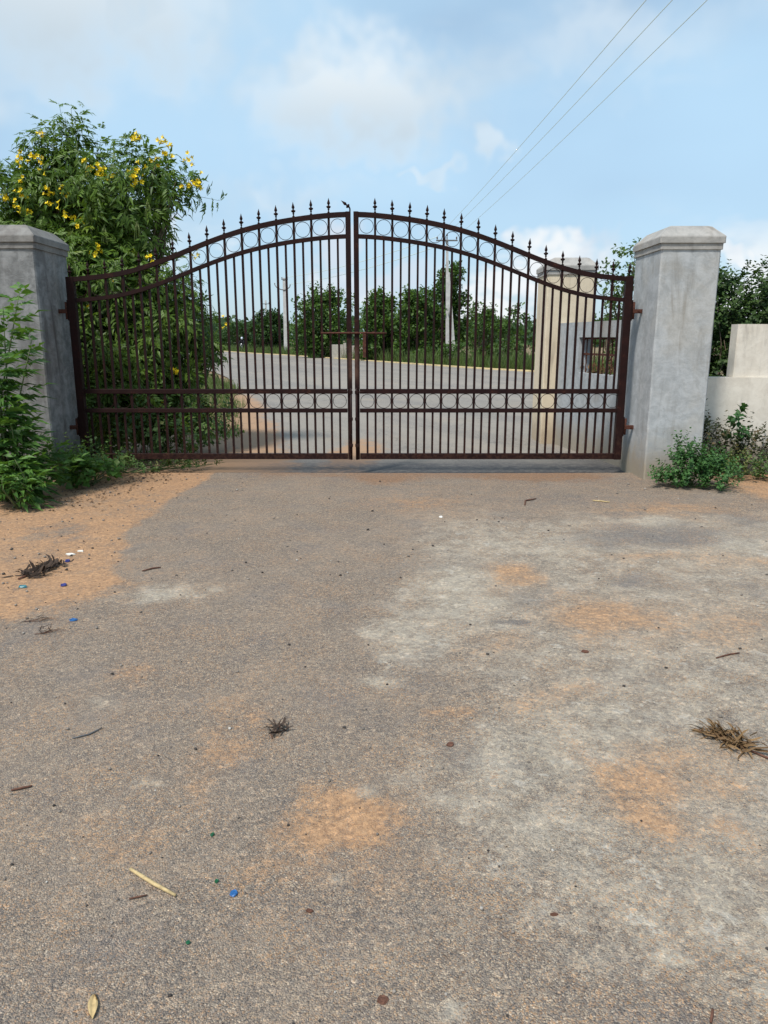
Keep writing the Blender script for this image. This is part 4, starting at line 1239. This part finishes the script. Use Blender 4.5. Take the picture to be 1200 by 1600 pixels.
pb = empty('utility_pole', (4.42, 53, -.07), 'concrete electricity pole propped by a slanting strut', 'pole', 'electricity poles beyond the road')
mb = MB(); mb.loft([[(-.13, -.10, 0), (.13, -.10, 0), (.13, .10, 0), (-.13, .10, 0)], [(-.075 - .17, -.06, 8.1), (.075 - .17, -.06, 8.1), (.075 - .17, .06, 8.1), (-.075 - .17, .06, 8.1)]]); mb.build('pole_shaft', M['pole'], pb)
mb = MB(); mb.loft([[(.38, -.10, 0), (.62, -.10, 0), (.62, .10, 0), (.38, .10, 0)], [(-.17, -.07, 6.0), (.03, -.07, 6.0), (.03, .07, 6.0), (-.17, .07, 6.0)]]); mb.build('strut', M['pole'], pb)
mb = MB(); mb.box((-.92, -.17, 7.98), (.52, -.09, 8.07), .004); xa_ = mb.build('crossarm', M['galv'], pb)
ins = []
for x in (-.85, .45): insulator(xa_, (x, -.13, 8.07)); ins.append((4.42 + x, 52.87, 8.19))
mb = MB(); mb.box((-.215, -.02, 8.1), (-.145, .05, 8.28), .004); mb.build('top_bracket', M['galv'], pb); insulator(pb, (-.18, .015, 8.28)); ins.append((4.24, 53.0, 8.40))

pa = empty('utility_pole', (-10.27, 80, -.07), 'slim concrete pole with curved bracket beyond the road', 'pole', 'electricity poles beyond the road')
mb = MB(); mb.loft([[(-.20, -.15, 0), (.20, -.15, 0), (.20, .15, 0), (-.20, .15, 0)], [(-.13, -.10, 7.7), (.13, -.10, 7.7), (.13, .10, 7.7), (-.13, .10, 7.7)]]); mb.build('pole_shaft', M['pole'], pa)
mb = MB(); mb.tube([(-.95, -.14, 7.0), (-.75, -.14, 6.75), (-.35, -.14, 6.55), (0, -.14, 6.5), (.35, -.14, 6.6), (.62, -.14, 6.85)], .05, 6); xa_ = mb.build('curved_bracket', M['galv'], pa, True)
insulator(xa_, (-.95, -.14, 7.0)); insulator(xa_, (.62, -.14, 6.85))
mb = MB(); mb.box((-.26, -.16, 7.5), (.42, -.10, 7.58), .004); xb_ = mb.build('crossarm', M['galv'], pa); insulator(xb_, (.36, -.13, 7.58)); insulator(xb_, (-.2, -.13, 7.58))

pc = empty('utility_pole', (-18.5, 121, -.07), 'small farthest pole behind the round dark tree', 'pole', 'electricity poles beyond the road')
mb = MB(); mb.loft([[(-.17, -.12, 0), (.17, -.12, 0), (.17, .12, 0), (-.17, .12, 0)], [(-.11, -.09, 7.5), (.11, -.09, 7.5), (.11, .09, 7.5), (-.11, .09, 7.5)]]); mb.build('pole_shaft', M['pole'], pc)
mb = MB(); mb.box((-.6, -.16, 6.9), (.6, -.1, 7.0), .004); xc_ = mb.build('crossarm', M['galv'], pc); insulator(xc_, (.5, -.13, 7.0)); insulator(xc_, (-.5, -.13, 7.0))


def wire(label, a, e, sag, r, grp):
    a, e = Vector(a), Vector(e); mb = MB(); pts = []
    for i in range(41):
        s = i / 40; p = a.lerp(e, s); p.z -= sag * 4 * s * (1 - s); pts.append(p)
    mb.tube(pts, r, 5, True)
    mid_ = pts[0]
    mb.v = [(x - mid_.x, y - mid_.y, z - mid_.z) for x, y, z in mb.v]
    return tag(mb.build('overhead_wire', M['wire'], None, True, mid_), label, 'wire', grp)


G2 = 'wires running overhead from the propped pole'
# heading over the camera's right shoulder
for (i_, xq, lab) in ((0, 5.347, 'leftmost overhead wire running up from the propped pole'), (2, 5.96, 'middle overhead wire running up from the propped pole'), (1, 6.60, 'rightmost overhead wire running up from the propped pole')):
    s = ins[i_]; tt = 58 / (53 - 17.9)
    e = (s[0] + (xq - s[0]) * tt, s[1] - 58, s[2] + (8.62 - s[2]) * tt * .6 + .25)
    wire(lab, s, e, .35, .0085, G2)
G3 = 'wires between the two nearer poles'
wire('upper wire strung between the propped pole and the slim pole', (ins[0][0], 52.87, 8.19), (-9.91, 79.87, 7.7), .35, .022, G3)
wire('lower wire strung between the propped pole and the slim pole', (4.1, 52.9, 7.75), (-9.65, 79.86, 7.0), .35, .022, G3)

# ------------------------------------------------------------------ rider on a motorcycle, far down the road
bk = empty('motorcycle', (-17.3, 93, -.03), 'black motorcycle coming along the far left of the road', 'motorcycle')
for y in (-.62, .66):
    wh = empty('wheel', (0, y, .30)); wh.parent = bk
    V = []; F = []
    for i in range(20):
        a = 2 * math.pi * i / 20
        for j in range(6):
            q = 2 * math.pi * j / 6; rr = .255 + .045 * math.cos(q); V.append((.05 * math.sin(q), rr * math.cos(a), rr * math.sin(a)))
    for i in range(20):
        for j in range(6): F.append((i * 6 + j, i * 6 + (j + 1) % 6, ((i + 1) % 20) * 6 + (j + 1) % 6, ((i + 1) % 20) * 6 + j))
    tm = bpy.data.meshes.new('tyre'); tm.from_pydata(V, [], F); tm.materials.append(M['black_rubber']); link('tyre', tm, wh)
    mb = MB()
    for i in range(6):
        a = math.pi * i / 3; mb.tube([(0, 0, 0), (0, .22 * math.cos(a), .22 * math.sin(a))], .014, 4)
    mb.build('spokes', M['chrome'], wh)
mb = MB(); mb.loft([[(s * .06, y, z) for s, z in ((-1, .32), (1, .32), (1, .62), (-1, .62))] for y in (-.3, .1, .45)]); mb.build('engine', M['galv'], bk)
mb = MB(); mb.loft([[(.14 * w_ * math.cos(a), y, .80 + .13 * w_ * math.sin(a)) for a in [2 * math.pi * q / 10 for q in range(10)]] for y, w_ in ((-.36, .45), (-.25, 1), (0, 1), (.12, .6))]); mb.build('fuel_tank', M['bike_paint'], bk, True)
mb = MB(); mb.box((-.13, .10, .74), (.13, .80, .84), .03); mb.build('seat', M['black_cloth'], bk)
mb = MB(); mb.tube([(-.36, -.36, 1.06), (-.2, -.45, 1.02), (.2, -.45, 1.02), (.36, -.36, 1.06)], .018, 6); mb.build('handlebar', M['black_rubber'], bk, True)
mb = MB()
for s in (-1, 1): mb.tube([(s * .08, -.62, .30), (s * .08, -.44, 1.0)], .025, 6)
mb.build('fork', M['chrome'], bk, True)
mb = MB(); mb.lathe([(.03, 0), (.09, .03), (.10, .08), (.06, .10)], 12); hl = mb.build('headlight', M['chrome'], bk, True, (0, -.50, .92)); hl.rotation_euler = (R(90), 0, 0)

rd = empty('person', (-17.3, 93.25, .03), 'person in black clothes and pale helmet riding the far motorcycle', 'person')
J = {'pelvis': (0, .05, .86), 'waist': (0, .03, 1.02), 'chest': (0, -.04, 1.25), 'neck': (0, -.07, 1.41), 'head': (0, -.09, 1.56)}
verts = [J['pelvis'], J['waist'], J['chest'], J['neck'], J['head']]; edges = [(0, 1), (1, 2), (2, 3), (3, 4)]
rad = [.15, .14, .165, .06, .09]
for s in (-1, 1):
    k_ = len(verts)
    verts += [(s * .19, -.05, 1.33), (s * .27, -.24, 1.14), (s * .31, -.55, 1.05), (s * .31, -.62, 1.04)]; rad += [.065, .05, .038, .04]
    edges += [(2, k_), (k_, k_ + 1), (k_ + 1, k_ + 2), (k_ + 2, k_ + 3)]
    k_ = len(verts)
    verts += [(s * .12, .03, .82), (s * .22, -.42, .76), (s * .18, -.22, .34), (s * .18, -.38, .30)]; rad += [.10, .075, .055, .05]
    edges += [(0, k_), (k_, k_ + 1), (k_ + 1, k_ + 2), (k_ + 2, k_ + 3)]
bm_ = bpy.data.meshes.new('body'); bm_.from_pydata(verts, edges, []); bm_.materials.append(M['black_cloth'])
bo = link('body', bm_, rd)
sk = bo.modifiers.new('skin', 'SKIN'); bm_.skin_vertices[0].data[0].use_root = True
for i, r_ in enumerate(rad): bm_.skin_vertices[0].data[i].radius = (r_, r_)
sb = bo.modifiers.new('sub', 'SUBSURF'); sb.levels = 1; sb.render_levels = 1
mb = MB()
mb.loft([[(r_ * math.cos(a), r_ * 1.15 * math.sin(a) - .09, z) for a in [2 * math.pi * q / 12 for q in range(12)]] for r_, z in ((.10, 1.45), (.125, 1.52), (.135, 1.59), (.12, 1.67), (.08, 1.72), (.02, 1.74))])
mb.build('helmet', M['helmet'], rd, True)

# ------------------------------------------------------------------ litter on the paving
def gz(x, y): return float(ground_height(np.array([x]), np.array([y]))[0]) + .002


def dry_plant(name, label, base, ang, n, L, leafl, mat, stemr, seed, curl=.6, cat='debris', stalk=.25, width=.05, fat=1.0):
    r_ = np.random.default_rng(seed)
    root = empty(name, (base[0], base[1], gz(*base)), label, cat)
    root.rotation_euler = (0, 0, ang)
    mb = MB()
    mb.tube([(0, 0, stemr), (L * .4, r_.normal(0, .01), stemr * 1.4), (L * .75, r_.normal(0, .012), stemr * 1.6), (L, r_.normal(0, .02), stemr)], [stemr, stemr * .9, stemr * .7, stemr * .4], 6)
    for q in range(5):
        s = r_.uniform(stalk, .9)
        mb.tube([(L * s, 0, stemr), (L * s + .05, r_.normal(0, width), .012), (L * s + .10, r_.normal(0, width * 1.4), .006)], [stemr * .5, stemr * .4, stemr * .2], 5)
    mb.build('stalk', M['brown_scrap'], root, True)
    acc = acc_new()
    # shrivelled leaves as narrow curled strips
    CUR = np.array([(-.03, 0, 0), (.03, 0, 0), (-.05, .35, .05), (.06, .30, -.02), (-.09, .7, .10), (.02, .66, .06), (-.12, 1.0, .0)], float)
    CF = np.array([(0, 1, 3), (0, 3, 2), (2, 3, 5), (2, 5, 4), (4, 5, 6)])
    P_ = np.stack([r_.uniform(L * stalk, L * 1.0, n), r_.normal(0, width, n), r_.uniform(.003, .03, n)], -1)
    D_ = np.stack([r_.normal(.5, .7, n), r_.normal(0, .7, n), r_.normal(.05, .3, n)], -1)
    stamp((CUR * np.array([fat, 1, 1]), CF), P_, frames(D_, r_.normal(0, .5, (n, 3)) + np.array([0, 0, 1.0])), leafl * r_.uniform(.5, 1.2, n), r_.random(n), acc)
    V = np.concatenate(acc['v']); V[:, 2] = np.maximum(V[:, 2], .0015)
    link('leaves', np_mesh('leaves', V, np.concatenate(acc['f']), M[mat], np.concatenate(acc['t'])), root)
    return root


dry_plant('dried_plant', 'uprooted brown dried plant lying at the right edge', (1.43, 2.43), R(128), 170, .27, .075, 'straw_leaf', .0045, 1, width=.028, stalk=.35)
dry_plant('dried_plant', 'dark shrivelled plant lying on the orange soil at left', (-2.34, 4.55), R(72), 150, .36, .075, 'dark_dry', .006, 2, width=.045, stalk=.1, fat=1.9)
dry_plant('dried_plant', 'small dark shrivelled flower lying left of centre', (-.43, 2.60), R(80), 26, .09, .05, 'dark_dry', .002, 3, width=.015, stalk=.1, fat=1.6)
dry_plant('dried_plant', 'small black scrap of leaves near the left edge', (-1.82, 3.64), R(20), 18, .08, .04, 'dark_dry', .002, 4, width=.014, stalk=.1)
dry_plant('dried_plant', 'thin black dried leaf below the dark shrivelled plant', (-1.96, 3.82), R(10), 12, .10, .05, 'dark_dry', .002, 5, width=.012, stalk=.1)


def stick(name, label, a, e, r, mat, mid=None, cat='twig', tips=True):
    za = gz(*a)
    mb = MB()
    A = Vector((0, 0, r)); E = Vector((e[0] - a[0], e[1] - a[1], gz(*e) - za + r))
    m_ = A.lerp(E, .5) + (Vector((mid[0], mid[1], 0)) if mid else Vector((0, 0, 0)))
    mb.tube([A, A.lerp(m_, .5), m_, m_.lerp(E, .5), E], [r * .8, r, r * 1.05, r * .95, r * .7], 7)
    return tag(mb.build(name, M[mat], None, True, (a[0], a[1], za)), label, cat)


stick('straw_stalk', 'split yellow straw stalk lying at lower left', (-.735, 1.87), (-.575, 1.765), .0055, 'straw', (.004, -.006))
stick('straw_stalk', 'short pale straw below the grey pillar', (1.98, 6.92), (2.12, 6.84), .006, 'straw', (0, .01))
stick('twig', 'curved brown twig left of the pale straw', (1.30, 6.72), (1.46, 7.0), .007, 'brown_scrap', (-.04, .05))
stick('twig', 'thin dark twig in the middle of the right side', (1.60, 3.34), (1.74, 3.40), .004, 'brown_scrap', (.01, .01))
stick('twig', 'thin twig crossing the lower right corner', (.905, 1.395), (.925, 1.50), .0018, 'straw', (.006, 0))
stick('twig', 'dark twig tip at the bottom right', (.735, 1.375), (.755, 1.41), .0035, 'brown_scrap', (.003, .004))
stick('twig', 'grey curved twig near the left edge', (-1.20, 2.60), (-1.115, 2.68), .003, 'galv', (.01, -.01))
stick('twig', 'short dark twig at the far left edge', (-1.27, 2.26), (-1.21, 2.285), .004, 'brown_scrap')
stick('twig', 'small dark twig just right of the straw stalk', (-.70, 1.755), (-.655, 1.77), .0025, 'brown_scrap')
stick('twig', 'reddish twig on the grey paving at left', (-1.60, 4.72), (-1.50, 4.80), .005, 'brown_scrap', (.0, .02))


def scrap(name, label, x, y, sx, sy, h, mat, seed, cat):
    """a crumpled flake with a raised rim"""
    r_ = random.Random(seed); n = 9; rings = []
    for rr, z in ((1.0, 0), (1.03, h * .4), (.85, h), (.45, h * .75), (.12, h * .85)):
        rings.append([(sx * rr * math.cos(a) * (1 + .22 * math.sin(2 * a + seed) + r_.uniform(-.12, .12)), sy * rr * math.sin(a) * (1 + r_.uniform(-.18, .18)), max(0, z + r_.uniform(-.2, .2) * h * (z > 0))) for a in [2 * math.pi * q / n for q in range(n)]])
    mb = MB(); mb.loft(rings)
    return tag(mb.build(name, M[mat], None, False, (x, y, gz(x, y))), label, cat)


scrap('plastic_scrap', 'bright blue plastic scrap right of the straw stalk', -.417, 1.777, .010, .012, .006, 'blue_plastic', 1, 'litter')
scrap('plastic_scrap', 'teal plastic scrap at the left edge beside the orange soil', -2.24, 4.40, .022, .02, .010, 'green_plastic', 2, 'litter')
scrap('plastic_scrap', 'navy plastic scrap just below the dark shrivelled plant', -2.00, 4.43, .020, .022, .010, 'navy_plastic', 3, 'litter')
scrap('plastic_scrap', 'violet blue plastic scrap right of the dark shrivelled plant', -2.19, 4.95, .020, .022, .012, 'navy_plastic', 4, 'litter')
scrap('plastic_scrap', 'blue plastic shred on the grey paving at left', -1.70, 3.84, .024, .014, .009, 'blue_plastic', 5, 'litter')
scrap('glass_chip', 'green chip on the soil-dusted paving, upper of three', -.533, 2.03, .006, .008, .005, 'green_glass', 6, 'litter')
scrap('glass_chip', 'green chip beside the bright blue scrap', -.475, 1.825, .005, .007, .005, 'green_glass', 7, 'litter')
scrap('glass_chip', 'green chip near the bottom, lowest of three', -.50, 1.605, .005, .006, .004, 'green_glass', 8, 'litter')
scrap('shell_flake', 'larger white flake on the orange soil', -2.24, 5.12, .032, .02, .008, 'white_flake', 9, 'litter')
scrap('shell_flake', 'smaller white flake on the orange soil', -2.20, 5.20, .024, .016, .008, 'white_flake', 10, 'litter')
scrap('shell_flake', 'lone white flake below the gate centre', .49, 6.26, .02, .02, .01, 'white_flake', 11, 'litter')
scrap('seed_husk', 'round brown husk on the paving right of centre', .252, 2.56, .016, .013, .006, 'brown_scrap', 12, 'litter')
scrap('seed_husk', 'round brown husk at the bottom centre', -.003, 1.435, .012, .012, .005, 'brown_scrap', 13, 'litter')
scrap('seed_husk', 'dark brown husk at right of the long cement patch', .455, 1.70, .010, .005, .005, 'brown_scrap', 14, 'litter')
scrap('seed_husk', 'small dark husk left of the orange patch', -.20, 1.712, .009, .006, .005, 'brown_scrap', 15, 'litter')
scrap('seed_husk', 'brown husk right of the large cement patch', .99, 3.42, .018, .012, .008, 'brown_scrap', 16, 'litter')
# curled dead leaf
mb = MB(); rings = []
for i in range(7):
    s = i / 6; w_ = .011 * math.sin(math.pi * (.08 + .88 * s)); y = .065 * s
    rings.append([(-w_, y, .006 + .006 * math.sin(3 * s)), (-w_ * .4, y, .001), (w_ * .4, y, .001), (w_, y, .008), (w_ * .4, y, .0022), (-w_ * .4, y, .0022)])
mb.loft(rings)
o = tag(mb.build('dead_leaf', M['straw'], None, True, (-.66, 1.385, gz(-.66, 1.385))), 'curled dead leaf at the bottom left', 'leaf')
o.rotation_euler = (0, 0, R(18))

# loose grit and little clods: nobody could count them
V0 = unit(np.array([(1, 0, -.2), (-.5, .87, -.2), (-.5, -.87, -.2), (.4, .5, .75), (-.7, 0, .7), (.4, -.6, .7)], float)) * np.array([1, 1, .75])
F0 = np.array([(0, 1, 3), (1, 2, 4), (2, 0, 5), (0, 3, 5), (1, 4, 3), (2, 5, 4), (3, 4, 5), (0, 2, 1)])
acc = acc_new(); n = 2000
Yg = .9 + 7.2 * rng.random(n) ** 1.6
Xg = rng.uniform(-.62, .62, n) * (Yg + .6)
sz = .0016 + .0060 * rng.random(n) ** 5
sz *= (.7 + .22 * Yg)
zg = ground_height(Xg, Yg)
rot = frames(rng.normal(0, 1, (n, 3)) * np.array([1, 1, .2]), np.tile([0, 0, 1.0], (n, 1)) + rng.normal(0, .3, (n, 3)))
tt_ = np.where(rng.random(n) < .35, rng.random(n) * .12, .3 + .7 * rng.random(n))
stamp((V0, F0), np.stack([Xg, Yg, zg + sz * .35], -1), rot, sz, tt_, acc)
n = 700
Yg = rng.uniform(3.8, 8.3, n); Xg = rng.uniform(-4, -1.9, n) - .1 * rng.random(n)
sz = .003 + .014 * rng.random(n) ** 7
rot = frames(rng.normal(0, 1, (n, 3)) * np.array([1, 1, .2]), np.tile([0, 0, 1.0], (n, 1)) + rng.normal(0, .3, (n, 3)))
stamp((V0, F0), np.stack([Xg, Yg, ground_height(Xg, Yg) + sz * .35], -1), rot, sz, np.where(rng.random(n) < .25, .15 * rng.random(n), .35 + .5 * rng.random(n)), acc)
o = link('loose_grit', acc_mesh('loose_grit', acc, M['stone'])); o['kind'] = 'stuff'
tag(o, 'loose grit and dark clods scattered over the paving', 'grit')

# fallen brown leaves gathered at the edge of the weeds
acc = acc_new(); n = 420
Yl = rng.uniform(6.5, 8.7, n); Xl = -3.05 + (Yl - 6.6) * .26 + rng.normal(0, .22, n)
D_ = rng.normal(0, 1, (n, 3)) * np.array([1, 1, .15])
stamp(LEAF1, np.stack([Xl, Yl, ground_height(Xl, Yl) + .006], -1), frames(D_, np.tile([0, 0, 1.0], (n, 1)) + rng.normal(0, .3, (n, 3))), rng.uniform(.012, .036, n), rng.random(n), acc)
o = link('leaf_litter', acc_mesh('leaf_litter', acc, M['litter_leaf'])); o['kind'] = 'stuff'
tag(o, 'brown leaf litter along the edge of the weeds', 'litter')
